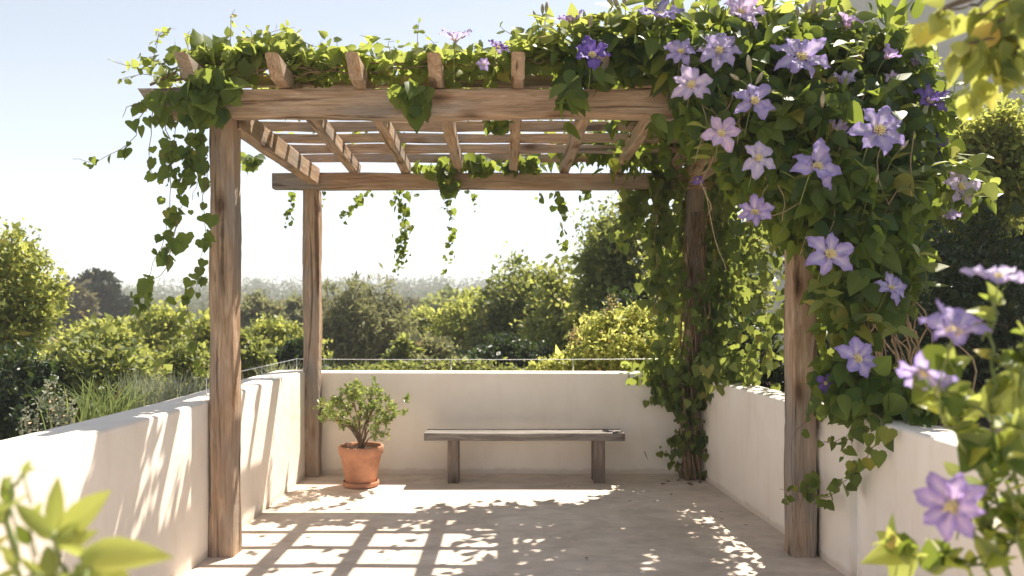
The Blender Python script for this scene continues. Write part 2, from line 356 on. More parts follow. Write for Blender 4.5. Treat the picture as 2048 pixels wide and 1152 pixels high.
def unit(v): return v / (np.linalg.norm(v, axis=-1, keepdims=True) + 1e-9)
def leaves(mb, T, pos, tip, nrm, size, rng, wj=.25):
    """place copies of blade T: pos (m,3), tip direction, blade normal, size (m,)"""
    pos = np.asarray(pos, float); m = len(pos)
    if not m: return
    y = unit(np.broadcast_to(tip, (m, 3)).astype(float)); z = np.broadcast_to(nrm, (m, 3)).astype(float)
    z = unit(z - (z * y).sum(1, keepdims=True) * y); x = np.cross(y, z)
    sz = np.broadcast_to(size, (m,)).astype(float)
    V0, F0, A0 = T; k = len(V0)
    wx = sz * rng.uniform(1 - wj, 1 + wj, m); cz = sz * rng.uniform(-.4, 1.7, m)
    V = pos[:, None] + x[:, None] * (V0[None, :, :1] * wx[:, None, None]) + y[:, None] * (V0[None, :, 1:2] * sz[:, None, None]) + z[:, None] * (V0[None, :, 2:] * cz[:, None, None])
    Fc = (F0[None] + np.arange(m)[:, None, None] * k).reshape(-1, 3)
    A = np.empty((m, k, 3)); A[:, :, :2] = A0[None]; A[:, :, 2] = rng.uniform(0, 1, m)[:, None]
    mb.add(V.reshape(-1, 3), Fc, A.reshape(-1, 3))
def rand_leaves(mb, T, pos, size, rng, tipm=(0, 0, -.4), tj=.8, nm=(0, -.4, .6), nj=.7, sj=.35):
    m = len(pos); tip = np.array(tipm) + rng.normal(0, tj, (m, 3)); nr = np.array(nm) + rng.normal(0, nj, (m, 3))
    leaves(mb, T, pos, tip, nr, size * rng.uniform(1 - sj, 1 + sj, m), rng)

# ================================================================ SETTING
def sheet(name, m, xs, ys, zf):
    mb = MB(); X, Y = np.meshgrid(xs, ys); Z = zf(X, Y); nx, ny = len(xs), len(ys)
    i = np.arange(ny - 1)[:, None] * nx + np.arange(nx - 1)[None]
    q = np.stack([i, i + 1, i + nx + 1, i + nx], -1).reshape(-1, 4)
    mb.add(np.stack([X, Y, Z], -1), quads(q)); return mb.build(name, m)
def terr(X, Y):
    r = np.hypot(X, Y)
    z = -1.1 - .035 * np.clip(r - 10, 0, 60) + .028 * np.clip(r - 90, 0, 120) + 2.2 * np.sin(X * .012 + 1) * np.clip((r - 60) / 200, 0, 1)
    z = z + .9 * np.clip(-X - 10, 0, 60) / 60 * np.clip((Y - 30) / 60, 0, 1)
    z = z + 6 * np.clip((X - 20) / 120, 0, 1) * np.clip((Y - 60) / 150, 0, 1)
    z = z + 6.5 * np.exp(-((X + 105) / 80) ** 2 - ((Y - 300) / 60) ** 2) + 5 * np.exp(-((X + 20) / 45) ** 2 - ((Y - 330) / 50) ** 2)
    inside = (np.abs(X) < 2.9) & (Y < 8.6)
    return np.where(inside, -1.4, z + .1 * np.sin(X * .7) * np.sin(Y * .6))
ax = np.concatenate([-np.geomspace(400, 3, 60), np.linspace(-2.8, 2.8, 12), np.geomspace(3, 400, 60)])
ay = np.concatenate([-np.geomspace(200, 1, 20), np.linspace(0, 12, 20), np.geomspace(12.5, 400, 80)])
g = sheet("ground", "ground", ax, ay, terr); tag(g, "earth and low hills beyond the terrace", None, None, "structure")

mb = MB()
rng = np.random.default_rng(1)
X = np.linspace(-2.95, 2.5, 28); Y = np.linspace(-2.5, 8.1, 54)
f = sheet("terrace_floor", "floor", X, Y, lambda a, b: .0015 * np.sin(a * 3.1 + b) + .001 * np.sin(b * 4.3))
tag(f, "smooth beige pink screed floor of the terrace", None, None, "structure")

def wall_sweep(name, pts, thick, h, side, label, seed):
    """rendered parapet: inner face along pts, thickness to `side`, softly rounded top edges, hand-trowelled waver"""
    rng = np.random.default_rng(seed); pts = np.array(pts, float)
    P2 = []
    for a, b in zip(pts[:-1], pts[1:]):
        n = max(2, int(np.linalg.norm(b - a) / .12)); P2 += [a + (b - a) * t for t in np.arange(n) / n]
    P2 = np.array(P2 + [pts[-1]]); n = len(P2)
    for _ in range(6): P2[1:-1] = .5 * P2[1:-1] + .25 * (P2[2:] + P2[:-2])
    tg = unit(np.gradient(P2, axis=0)); nr = np.stack([tg[:, 1], -tg[:, 0]], 1) * side
    r = .022; prof = [(0, -1.5), (0, 0.0), (0, .25), (0, .5), (0, .75), (0, h - r)] + [(r - r * math.cos(t), h - r + r * math.sin(t)) for t in (.4, .8, 1.2, 1.57)]
    prof += [(thick * .33, h + .002), (thick * .66, h + .001)] + [(thick - r + r * math.sin(t), h - r + r * math.cos(t)) for t in (0, .4, .8, 1.2, 1.57)] + [(thick, .3), (thick, -1.5)]
    prof = np.array(prof); k = len(prof)
    dn = np.cumsum(rng.normal(0, 1, (n, 3)), 0); dn -= dn.mean(0)
    for _ in range(10): dn[1:-1] = .5 * dn[1:-1] + .25 * (dn[2:] + dn[:-2])
    dn = dn / (np.abs(dn).max(0) + 1e-6) * .006; dn[0] = dn[-1] = 0
    V = np.empty((n, k, 3)); off = prof[:, 0]
    V[:, :, :2] = P2[:, None] + nr[:, None] * off[None, :, None]
    V[:, :, 2] = prof[None, :, 1] + (prof[None, :, 1] > .9) * dn[:, :1]
    V[:, :, :2] += nr[:, None] * (dn[:, 1:2] * (prof[:, 1] > -.5) * .6)[:, :, None]
    i = np.arange(n - 1)[:, None] * k + np.arange(k - 1)[None]
    q = np.stack([i, i + 1, i + k + 1, i + k], -1).reshape(-1, 4)
    if side < 0: q = q[:, ::-1]
    mb = MB(); cp = np.array([[0, t, t + 1] for t in range(1, k - 1)])
    mb.add(V.reshape(-1, 3), np.concatenate([quads(q), cp, cp[:, ::-1] + (n - 1) * k]))
    o = mb.build(name, "wall"); tag(o, label, "wall"); return o
wall_sweep("parapet_wall", [(-2.25, 7.96), (2.2, 7.96)], .26, 1.02, -1, "low white rendered wall across the back, behind the bench and the potted shrub", 2)
wall_sweep("parapet_wall", [(-1.925, 7.955), (-1.935, 6.8), (-1.945, 5.5), (-1.985, 4.5), (-2.04, 3.7), (-2.09, 3.1), (-2.3, 1.6), (-2.75, -2.4)], .31, 1.045, 1,
           "curving white rendered wall on the left, striped with sun and shade", 3)
wall_sweep("parapet_wall", [(1.97, 7.955), (2.0, 7.4), (2.09, 5.9), (2.12, 5.35)], .26, .985, -1, "short white wall behind the front right post, ivy at its far end", 4)
wall_sweep("parapet_wall", [(2.135, 5.345), (2.145, 4.75)], .27, 1.0, -1, "short raised wall block right beside the front right post", 5)
wall_sweep("parapet_wall", [(2.15, 4.745), (2.16, 3.6), (2.17, 2.4), (2.2, 0), (2.2, -2.4)], .27, 1.01, -1, "white wall on the right with bluish top, clematis leaning over it", 6)
s_ = sheet("planting_bed", "soil", np.linspace(2.36, 7.5, 30), np.linspace(-2, 13, 40), lambda a, b: .80 + .05 * np.sin(a * 3) * np.sin(b * 2.2) - .0 * a)
tag(s_, "raised dark soil bed behind the right wall", None, None, "structure")
mb = MB(); 
for a, b, c, d in (((7.5, -2), (7.5, 13), 0, 0), ((7.5, 13), (2.36, 13), 0, 0), ((2.36, 13), (2.36, 8.3), 0, 0)):
    mb.add([(a[0], a[1], .88), (b[0], b[1], .88), (b[0] + .3, b[1] + .3, -1.6), (a[0] + .3, a[1] + .3, -1.6)], quads([[0, 1, 2, 3]]))
tag(mb.build("bank", "ground"), "earth bank below the planting bed", None, None, "structure")

# ================================================================ PERGOLA
pg = thing("pergola", "weathered timber pergola on four posts, overgrown with vines", "pergola", (0, 6.5, 0))
def beam(name, a, b, w, h, m, up=(0, 0, 1), seed=0, **kw):
    mb = MB(); timber(mb, a, b, w, h, up, seed, **kw); return mb.build(name, m, pg, smooth=False)
PW = .163
def post(x0, y0, z, w=PW, seed=0, lab=None):
    o = beam("post", (x0 + w / 2, y0 + w / 2, -.01), (x0 + w / 2, y0 + w / 2, z), w, w, "wz", (0, 1, 0), seed, n=60, cham=.011, wob=.0045)
    if lab: o['label'] = lab
post(-1.94, 5.27, 2.926, seed=11); post(1.95, 5.27, 2.926, seed=12)
post(-1.945, 7.785, 2.837, .158, seed=13); post(1.86, 7.785, 2.837, .158, seed=14)
beam("beam", (-2.39, 5.27, 3.018), (2.5, 5.27, 3.018), .14, .184, "wx", seed=15, cut0=.12, cut1=.12, n=60, cham=.014, wob=.006)
beam("beam", (-2.23, 7.79, 2.915), (2.3, 7.79, 2.915), .13, .156, "wx", seed=16, n=50)
beam("side_beam", (-1.815, 5.345, 2.955), (-1.815, 7.72, 2.955), .10, .165, "wy", seed=17, n=30)
beam("side_beam", (1.87, 5.345, 2.955), (1.87, 7.72, 2.955), .12, .165, "wy", seed=18, n=30)
RZ = lambda D: 3.108 - .0464 * (D - 5.27)        # underside of the rafters
RH = .125
for i, x in enumerate((-1.985, -1.42, -.92, -.415, .115, .64, 1.165, 1.70, 2.22)):
    beam("rafter", (x, 4.90 + .02 * math.sin(i * 3), RZ(4.9) + RH / 2), (x + .02 * math.sin(i * 5), 7.97, RZ(7.97) + RH / 2), .085, RH, "wy", seed=20 + i, cut0=.16, cut1=.10, n=30, wob=.0025)
for i, d in enumerate((5.56, 5.94, 6.32, 6.70, 7.08, 7.45, 7.83)):
    beam("purlin", (-2.06, d, RZ(d) + RH + .038), (2.40, d + .015 * math.sin(i * 4), RZ(d) + RH + .038), .046, .08, "wx", seed=40 + i, n=40, cham=.006, wob=.004)

# ================================================================ BENCH
bn = thing("bench", "low dark weathered wooden bench standing against the back wall", "bench", (.23, 7.62, 0))
def bpart(name, a, b, w, h, up=(0, 0, 1), seed=0, m="bench"):
    mb = MB(); timber(mb, a, b, w, h, up, seed, n=20, cham=.006, wob=.002); return mb.build(name, m, bn, smooth=False)
bpart("seat", (-.72, 7.56, .445), (1.185, 7.56, .445), .142, .072, seed=51)
bpart("seat", (-.715, 7.706, .445), (1.18, 7.706, .445), .142, .070, seed=52)
for k, x in enumerate((-.445, .945)):
    bpart("leg", (x, 7.565, 0), (x, 7.565, .409), .105, .095, (0, 1, 0), 53 + k, "benchleg")
    bpart("leg", (x, 7.70, 0), (x, 7.70, .409), .105, .095, (0, 1, 0), 55 + k, "benchleg")

# ================================================================ POT, SAUCER, SHRUB
def lathe(mb, prof, cx, cy, seg=48, wob=0., seed=0):
    rng = np.random.default_rng(seed); th = np.arange(seg) / seg * 2 * np.pi; k = len(prof)
    w = 1 + wob * np.sin(th * 2 + 1) + wob * .5 * np.sin(th * 5)
    V = np.array([[(cx + r * math.cos(t) * w[j], cy + r * math.sin(t) * w[j], z) for j, t in enumerate(th)] for r, z in prof]).reshape(-1, 3)
    i = np.arange(k - 1)[:, None] * seg; j = np.arange(seg)[None]; kk = (j + 1) % seg
    mb.add(V, quads(np.stack([i + j, i + kk, i + seg + kk, i + seg + j], -1).reshape(-1, 4)))
px_, py_ = -1.305, 7.42
mb = MB(); lathe(mb, [(0.001, .004), (.15, .004), (.165, .012), (.172, .03), (.166, .05), (.158, .052), (.152, .03), (.13, .024), (0.001, .024)], px_, py_, wob=.004)
tag(mb.build("saucer", "pot", thing_ := None), "round terracotta saucer under the flower pot", "saucer")
ps = thing("potted_shrub", "small leafy green shrub in a terracotta pot by the back left post", "potted plant", (px_, py_, .026))
mb = MB(); lathe(mb, [(.001, .027), (.132, .027), (.14, .034), (.186, .285), (.190, .30), (.200, .303), (.207, .312), (.211, .37), (.207, .380), (.196, .383), (.186, .378), (.182, .35), (.176, .335)], px_, py_, wob=.004)
mb.build("pot", "pot", ps)
mb = MB(); lathe(mb, [(.001, .352), (.06, .35), (.12, .345), (.184, .338)], px_, py_); mb.build("soil", "soil", ps)
rng = np.random.default_rng(7); mb = MB(); tips = []
lob = [(652, 800, .06), (690, 790, .06), (712, 778, .05), (757, 790, .07), (785, 815, .07), (680, 825, .06), (740, 820, .06), (770, 845, .05), (665, 815, .05), (722, 800, .07), (700, 835, .05), (790, 800, .05), (745, 775, .04), (706, 765, .03)]
for k, (lx, ly, lr) in enumerate(lob):
    e = P((lx - 722) * .95 + 718, ly + 17, py_) + np.array([0, rng.uniform(-.15, .15), 0]); s0 = np.array([px_ + .02 * math.cos(k), py_ + .02 * math.sin(k), .34])
    midp = s0 * .45 + e * .55 + np.array([(s0[0] - e[0]) * .25, 0, -.0])
    sp = spline([s0, midp, e], 9, .004, rng); tube(mb, sp, .009, .003, 5)
    for q in range(7):
        e2 = e + rng.normal(0, 1, 3) * np.array([.05, .06, .035]) + [0, 0, .01]; tube(mb, spline([sp[5 + q % 3], e * .5 + sp[6] * .5 + rng.normal(0, .01, 3), e2], 5), .0035, .0015, 4); tips.append(e2)
mb.build("stems", "twig", ps)
mb = MB(); pos, tip = [], []
for e in tips:
    for c in range(3):
        cc = e + rng.normal(0, .022, 3); ax_ = unit(e - np.array([px_, py_, .35]) + rng.normal(0, .25, 3))
        for q in range(13):
            pos.append(cc + ax_ * rng.uniform(-.02, .035)); tip.append(ax_ * .7 + rng.normal(0, .6, 3))
leaves(mb, T_LANCE, pos, np.array(tip), rng.normal(0, 1, (len(pos), 3)) + [0, -.2, .5], rng.uniform(.028, .046, len(pos)), rng)
mb.build("foliage", leafmat("shrub_leaf", [(.06, .115, .025), (.18, .25, .06), (.46, .50, .22)], (.50, .58, .14), .34, .33, .6, .2, 6.0), ps)

# ================================================================ CABLE RAIL
rl = thing("cable_rail", "thin steel cable on short stanchions along the wall tops at the back left", "railing", (-1.9, 8.09, 1.0))
mb = MB(); tube(mb, [(-2.08, 5.6, 1.165), (-2.075, 6.6, 1.158), (-2.08, 8.09, 1.150)], .0035, sides=6); mb.build("cable", "metal", rl)
mb = MB(); tube(mb, spline([(-2.08, 8.09, 1.150), (-1.2, 8.1, 1.143), (-.5, 8.1, 1.143), (.4, 8.1, 1.143), (2.0, 8.1, 1.15)], 24), .0035, sides=6); mb.build("cable", "metal", rl)
for x, y, z in ((-2.08, 5.6, 1.17), (-2.078, 6.9, 1.162), (-2.08, 8.09, 1.156), (-.5, 8.1, 1.149), (.75, 8.1, 1.149), (2.0, 8.1, 1.155)):
    mb = MB(); tube(mb, [(x, y, 1.0), (x, y, z)], .0035, sides=8); mb.build("stanchion", "metal", rl)

# ================================================================ VINES
def strand(pts, D, stem, lf, T, size, step, rng, r=.003, jit=.03, tipm=(0, -.1, -1), tj=.45, nj=.5, dd=.0, droop=0.0, two=1):
    """a trailing shoot: pts are picture points at distance D (+dd along it), leaves hang along it"""
    W = np.array([P(q[0], q[1], q[2] if len(q) > 2 else D) for q in pts])
    L = np.linalg.norm(np.diff(W, axis=0), axis=1).sum(); n = max(5, int(L / .05))
    sp = spline(W, n, .006, rng); tube(stem, sp, r, r * .5, 5)
    m = max(2, int(L / step)); idx = rng.uniform(0, n - 1, m * two)
    base = np.array([sp[int(i)] * (1 - i % 1) + sp[min(n - 1, int(i) + 1)] * (i % 1) for i in idx])
    pos = base + rng.normal(0, jit, base.shape)
    ta = np.array(tipm) + rng.normal(0, tj, base.shape); nr = np.array([0, -1, .35]) + rng.normal(0, nj, base.shape)
    taper = 1 - .45 * (idx / (n - 1)) ** 2
    leaves(lf, T, pos, ta, nr, .92 * size * taper * rng.uniform(.6, 1.25, len(pos)), rng)
    for a, b in list(zip(base, pos))[::2]: tube(stem, [a, (a + b) / 2 + [0, 0, .008], b], r * .4, r * .3, 3, False)

# ---- grape vine over the front left corner and along the front beam
rng = np.random.default_rng(21)
gv = thing("grape_vine", "bright yellow-green vine spread over the top left of the pergola with shoots trailing from it", "vine", (-2.0, 5.2, 3.1))
stem, lf, lfd = MB(), MB(), MB()
def blob(lf, T, size, n, px, py, D, rx, ry, rd, rng, **kw):
    c = P(px, py, D); k = D / F
    u = unit(rng.normal(0, 1, (n, 3))) * (rng.uniform(0, 1, (n, 1)) ** .4)
    rand_leaves(lf, T, c + u * np.array([rx * k, rd, ry * k]), size, rng, **kw)
top = [(325, 150, 35, 30, 30), (400, 120, 55, 45, 110), (470, 125, 55, 42, 120), (540, 110, 50, 40, 100), (610, 130, 45, 34, 70), (590, 95, 32, 30, 40), (690, 130, 45, 32, 64), (760, 132, 45, 30, 64), (835, 128, 45, 30, 60), (905, 130, 50, 34, 66), (970, 130, 45, 36, 66), (1030, 110, 45, 42, 80), (1090, 105, 40, 45, 70), (640, 150, 40, 18, 30), (730, 150, 40, 14, 26)]
for x, y, rx, ry, n in top:
    blob(lf, T_VINE, .088, int(n * .62), x, y, 5.32, rx, ry * 1.05, .20, rng, tipm=(0, -.2, -.2), tj=.7, nm=(.1, -.6, .6), nj=.6)
    blob(lf, T_VINE, .08, n // 6, x, y + 2, 5.7, rx, ry * .8, .35, rng, tipm=(0, -.2, -.2), tj=.8, nm=(0, -.2, .8), nj=.6)
for x, y, rx, ry, n in ((410, 165, 36, 34, 26), (415, 215, 32, 26, 15), (330, 190, 30, 10, 5), (462, 170, 22, 26, 10), (822, 185, 30, 30, 20), (830, 215, 16, 22, 6)):
    blob(lfd, T_VINE, .115, n, x, y, 5.06, rx, ry, .07, rng, tipm=(0, -.3, -1), tj=.5, nm=(0, -1, .3), nj=.5)
for pts in ([(330, 130), (310, 110), (318, 60)], [(318, 110), (270, 130), (215, 118)], [(460, 90), (462, 40), (470, 18)], [(560, 90), (520, 70), (590, 55)], [(830, 110), (835, 70), (838, 38)], [(600, 80), (640, 95), (655, 105)], [(720, 110), (740, 80), (720, 70)], [(1040, 80), (1010, 60), (1000, 50)], [(380, 110), (372, 80), (380, 62)], [(500, 95), (505, 65), (490, 50)], [(680, 120), (672, 85), (684, 76)], [(860, 110), (868, 85), (850, 70)], [(780, 110), (775, 90), (790, 82)], [(300, 150), (262, 150), (240, 160)], [(310, 90), (330, 62), (352, 58)], [(930, 100), (950, 92), (968, 84)]):
    strand(pts, 5.2, stem, lf, T_VINE, .065, .035, rng, .0025, .022, (0, 0, .2), .8, .8)
for pts in ([(350, 160), (520, 135), (700, 142), (900, 132), (1100, 118)], [(430, 150), (600, 150), (800, 125), (1000, 128)], [(300, 170), (400, 130), (560, 125), (640, 140)]):
    W = spline([P(x, y, 5.25) for x, y in pts], 40, .012, rng); tube(stem, W, .009, .004, 6)
# hanging curtain left of the front left post
hd = MB()
n_ = 1150; q_ = np.stack([rng.uniform(-1.95, .4, n_), rng.uniform(5.15, 6.35, n_), np.zeros(n_)], 1); q_[:, 2] = RZ(q_[:, 1]) + RH + .07 + np.abs(rng.normal(0, .025, n_))
q_ = q_[np.sin(q_[:, 0] * 7 + q_[:, 1] * 3) + rng.normal(0, .5, n_) > -.5]; rand_leaves(lf, T_VINE, q_, .095, rng, (0, 0, -.1), .8, (0, -.1, 1), .45)
for pts, n in (([(330, 190), (335, 260), (345, 330), (338, 400), (330, 470), (300, 540), (285, 600), (270, 650)], 1), ([(370, 190), (375, 260), (370, 330), (362, 400), (352, 460), (345, 500)], 1),
               ([(395, 210), (392, 290), (396, 350), (385, 400)], 1), ([(400, 240), (412, 320), (405, 400), (412, 470), (398, 540), (392, 590)], 1), ([(310, 200), (302, 260), (300, 330), (312, 350)], 1),
               ([(340, 200), (350, 280), (330, 340)], 2), ([(360, 430), (330, 540), (300, 560), (275, 600), (300, 620)], 1), ([(385, 560), (375, 610), (390, 680), (400, 740)], 1), ([(375, 200), (390, 260), (380, 320), (350, 370)], 2)):
    strand(pts, 5.08, stem, hd, T_VINE, .092, .044, rng, .003, .03, two=n, tj=.55)
strand([(345, 170), (285, 225), (270, 275), (235, 300), (190, 322), (145, 318)], 5.05, stem, hd, T_HEART, .075, .06, rng, .003, .02)
strand([(300, 200), (255, 215), (245, 235)], 5.05, stem, hd, T_VINE, .08, .05, rng, .003, .02)
# shoots hanging from the rear beam
for pts, s, n in (([(590, 375), (580, 410), (575, 460)], .06, 2), ([(640, 378), (650, 390), (640, 420)], .05, 1), ([(745, 378), (715, 400), (690, 430), (672, 450)], .055, 2),
               ([(800, 378), (806, 430), (812, 480), (790, 545)], .06, 2), ([(785, 378), (800, 420), (805, 500)], .055, 2), ([(825, 378), (812, 440), (800, 500), (810, 520)], .055, 2),
               ([(900, 378), (895, 420), (905, 470), (892, 550)], .065, 2), ([(938, 380), (945, 395), (960, 412)], .055, 2), ([(1082, 378), (1078, 400)], .06, 2), ([(1118, 378), (1125, 430), (1132, 510)], .075, 1), ([(1110, 380), (1120, 420), (1115, 480)], .07, 1), ([(1170, 378), (1175, 400)], .08, 2)):
    strand(pts, 7.9, stem, hd, T_VINE, s * 1.25, .045, rng, .002, .028, two=n, tj=.7, nj=.8)
for x, y, rx, ry, n in ((890, 340, 20, 26, 34), (900, 370, 18, 20, 20), (850, 335, 24, 10, 14), (505, 320, 22, 14, 22), (960, 330, 40, 14, 50), (1050, 325, 40, 16, 60), (985, 245, 18, 14, 12), (1010, 240, 14, 10, 8)):
    blob(hd, T_VINE, .085, n, x, y, 7.62 if y > 300 else 5.6, rx, ry, .1, rng, tipm=(0, 0, -.8), tj=.6, nm=(0, -1, .4), nj=.6)
n_ = 80; q_ = np.stack([rng.uniform(-1.9, .8, n_), rng.uniform(5.5, 7.6, n_), np.zeros(n_)], 1); q_[:, 2] = RZ(q_[:, 1]) + RH + .10
q_[:, 0] += .15 * np.sin(q_[:, 1] * 6); rand_leaves(lf, T_VINE, q_, .085, rng, (0, 0, -.1), .8, (0, 0, 1), .4)
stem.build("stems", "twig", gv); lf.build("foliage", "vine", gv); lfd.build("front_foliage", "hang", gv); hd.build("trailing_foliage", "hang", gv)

# ---- clematis: roof cover, big mass over the front right corner, curtain down the right side
rng = np.random.default_rng(33)
cl = thing("clematis", "large purple-flowering clematis covering the right side of the pergola", "climbing plant", (2.75, 5.2, .8))
stem, lf, ly = MB(), MB(), MB()
mass = [(1150, 120, 5.3, 55, 38, 60), (1210, 105, 5.25, 60, 46, 90), (1290, 108, 5.2, 60, 48, 110), (1190, 150, 5.08, 30, 22, 14), (1135, 195, 5.05, 26, 48, 24), (1310, 240, 5.0, 14, 12, 4), (1370, 115, 5.0, 62, 62, 130), (1460, 120, 5.0, 75, 80, 180), (1560, 110, 5.0, 80, 75, 180), (1660, 110, 5.1, 80, 75, 180), (1760, 140, 5.2, 70, 70, 150),
        (1830, 200, 5.3, 50, 70, 100), (1420, 220, 4.9, 70, 70, 140), (1520, 230, 4.85, 80, 80, 200), (1620, 240, 4.8, 80, 85, 220), (1720, 250, 4.9, 80, 90, 220), (1800, 290, 5.1, 75, 80, 170), (1500, 330, 4.9, 60, 60, 90), (1580, 340, 4.85, 70, 80, 170), (1670, 370, 4.8, 75, 80, 200),
        (1770, 390, 4.95, 75, 80, 170), (1600, 430, 4.9, 55, 60, 90), (1700, 470, 4.85, 70, 75, 150), (1790, 480, 5.0, 60, 80, 110), (1680, 560, 4.95, 55, 70, 80), (1760, 570, 4.95, 65, 75, 90), (1680, 660, 5.0, 45, 60, 50), (1700, 740, 4.9, 60, 40, 60), (1780, 770, 4.7, 70, 45, 80), (1690, 790, 4.8, 50, 30, 40), (1840, 790, 4.5, 60, 40, 60), (1880, 340, 5.4, 50, 60, 50), (1920, 390, 5.4, 45, 25, 26)]
for x, y, D, rx, ry, n in mass:
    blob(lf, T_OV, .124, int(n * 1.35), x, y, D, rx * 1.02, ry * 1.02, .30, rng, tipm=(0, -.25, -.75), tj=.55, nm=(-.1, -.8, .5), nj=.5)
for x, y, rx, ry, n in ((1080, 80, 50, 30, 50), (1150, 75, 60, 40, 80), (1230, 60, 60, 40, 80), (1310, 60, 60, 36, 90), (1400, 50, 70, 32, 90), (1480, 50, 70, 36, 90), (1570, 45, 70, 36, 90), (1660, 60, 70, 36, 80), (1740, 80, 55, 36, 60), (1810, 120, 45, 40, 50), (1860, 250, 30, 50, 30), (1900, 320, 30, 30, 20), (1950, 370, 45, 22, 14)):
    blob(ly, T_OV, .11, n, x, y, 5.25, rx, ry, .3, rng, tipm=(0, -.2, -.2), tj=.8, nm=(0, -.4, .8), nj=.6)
# leaves lying over the roof slats
def roof(lf, n, x0, x1, d0, d1, size, pw, rng, z=.12):
    x = x0 + (x1 - x0) * rng.uniform(0, 1, n) ** pw; d = rng.uniform(d0, d1, n)
    zz = np.array([RZ(q) for q in d]) + RH + .06 + np.abs(rng.normal(0, z, n))
    keep = (np.sin(x * 5.1 + 2 * np.sin(d * 2.3)) + np.sin(d * 4.7 + x * 2) + rng.normal(0, .6, n) + (x - x0) * .9) > -.35
    rand_leaves(lf, T_OV, np.stack([x, d, zz], 1)[keep], size, rng, (0, 0, -.3), .8, (0, -.1, 1), .45)
roof(lf, 2500, .85, 2.55, 5.3, 8.2, .14, .8, rng); roof(lf, 1300, 1.0, 2.7, 5.0, 8.4, .15, .9, rng, .3)
roof(lf, 200, .5, 1.3, 7.5, 8.3, .12, 1, rng)
# under-roof tangle and curtain on the right
def box_leaves(lf, T, n, lo, hi, size, rng, **kw):
    rand_leaves(lf, T, rng.uniform(lo, hi, (n, 3)), size, rng, **kw)
box_leaves(lf, T_OV, 110, (.9, 6.5, 2.92), (1.9, 7.9, 3.15), .12, rng)
cur = MB()
n = 1250
x = rng.normal(2.36, .16, n); d = rng.uniform(5.5, 8.6, n); z = 1.05 + 2.2 * rng.uniform(0, 1, n) ** .8
keep = (np.sin(d * 5 + z * 2) + np.sin(z * 4.3 + d * 3.1) + rng.normal(0, .7, n)) > -.5
rand_leaves(cur, T_HEART, np.stack([x, d, z], 1)[keep], .095, rng, (0, 0, -1), .5, (-.6, -.8, .3), .6)
for x0, n in ((1.45, 5), (1.60, 5), (1.72, 4), (1.9, 4), (2.06, 9), (1.2, 3)):
    for k in range(n):
        xx = x0 + rng.uniform(-.12, .12); zz = 2.9; dd = rng.uniform(7.5, 8.1) if abs(x0 - 1.9) > .15 else rng.uniform(7.97, 8.3); L = rng.uniform(.3, .6) if x0 < 1.55 else rng.uniform(.5, 1.75)
        sp = spline([(xx, dd, zz), (xx + rng.normal(0, .05), dd, zz - L / 2), (xx + rng.normal(0, .07), dd, zz - L)], 12, .01, rng); tube(stem, sp, .003, .0015, 4)
        m = int(L / .028); i = rng.integers(0, 12, m)
        rand_leaves(cur, T_HEART, sp[i] + rng.normal(0, .04, (m, 3)), .09, rng, (0, 0, -1), .5, (-.1, -1, .3), .6)
# ---- woody stems on the right
for k in range(16):
    x0 = 2.36 + rng.uniform(0, .5); d0 = rng.uniform(5.0, 5.6)
    e = P(1660 + rng.uniform(-60, 90), 500 + rng.uniform(-60, 60), 4.95)
    sp = spline([(x0 + .15, d0, .8), (x0 + rng.normal(0, .1), d0 - .1, 1.3), (x0 - .1 + rng.normal(0, .08), d0 - .2, 1.65), e], 18, .012, rng)
    tube(stem, sp, .008, .004, 6)
for k in range(10):
    a = P(rng.uniform(1690, 1830), rng.uniform(560, 620), 4.95); b = a + np.array([rng.uniform(.05, .35), rng.uniform(0, .3), -rng.uniform(.25, .7)])
    tube(stem, spline([a, (a + b) / 2 + rng.normal(0, .05, 3), b], 9, .008, rng), .006, .003, 5)
for k in range(22):     # thin green shoots among the leaves
    a = P(rng.uniform(1380, 1830), rng.uniform(120, 400), 4.68); b = a + np.array([rng.normal(0, .18), rng.uniform(-.05, .05), -rng.uniform(.15, .5)])
    tube(stem, spline([a, (a + b) / 2 + rng.normal(0, .04, 3), b], 9, .004, rng), .0035, .002, 5)
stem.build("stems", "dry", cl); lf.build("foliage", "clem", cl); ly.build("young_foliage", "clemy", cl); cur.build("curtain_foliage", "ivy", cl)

# sprig trailing across the front right post
sp_ = MB(); sl_ = MB()
strand([(1700, 790, 5.0), (1765, 848, 4.32), (1740, 905, 4.42), (1700, 950, 4.65), (1660, 990, 4.9), (1625, 990, 5.08), (1560, 978, 5.12)], 5.12, sp_, sl_, T_HEART, .10, .042, rng, .003, .028, tj=.6)
strand([(1690, 790, 5.0), (1700, 840, 4.72), (1705, 900, 4.62)], 5.1, sp_, sl_, T_HEART, .12, .06, rng, .003, .03)
strand([(1650, 800), (1600, 850), (1585, 880)], 5.12, sp_, sl_, T_VINE, .10, .05, rng, .003, .03)
strand([(1750, 850, 4.4), (1700, 878, 4.65), (1640, 885, 5.05)], 5.1, sp_, sl_, T_HEART, .09, .05, rng, .003, .03)
strand([(1625, 940), (1608, 985), (1600, 1020)], 5.12, sp_, sl_, T_VINE, .11, .05, rng, .003, .02)
sp_.build("trailing_stem", "twig", cl); sl_.build("trailing_foliage", "clem", cl)

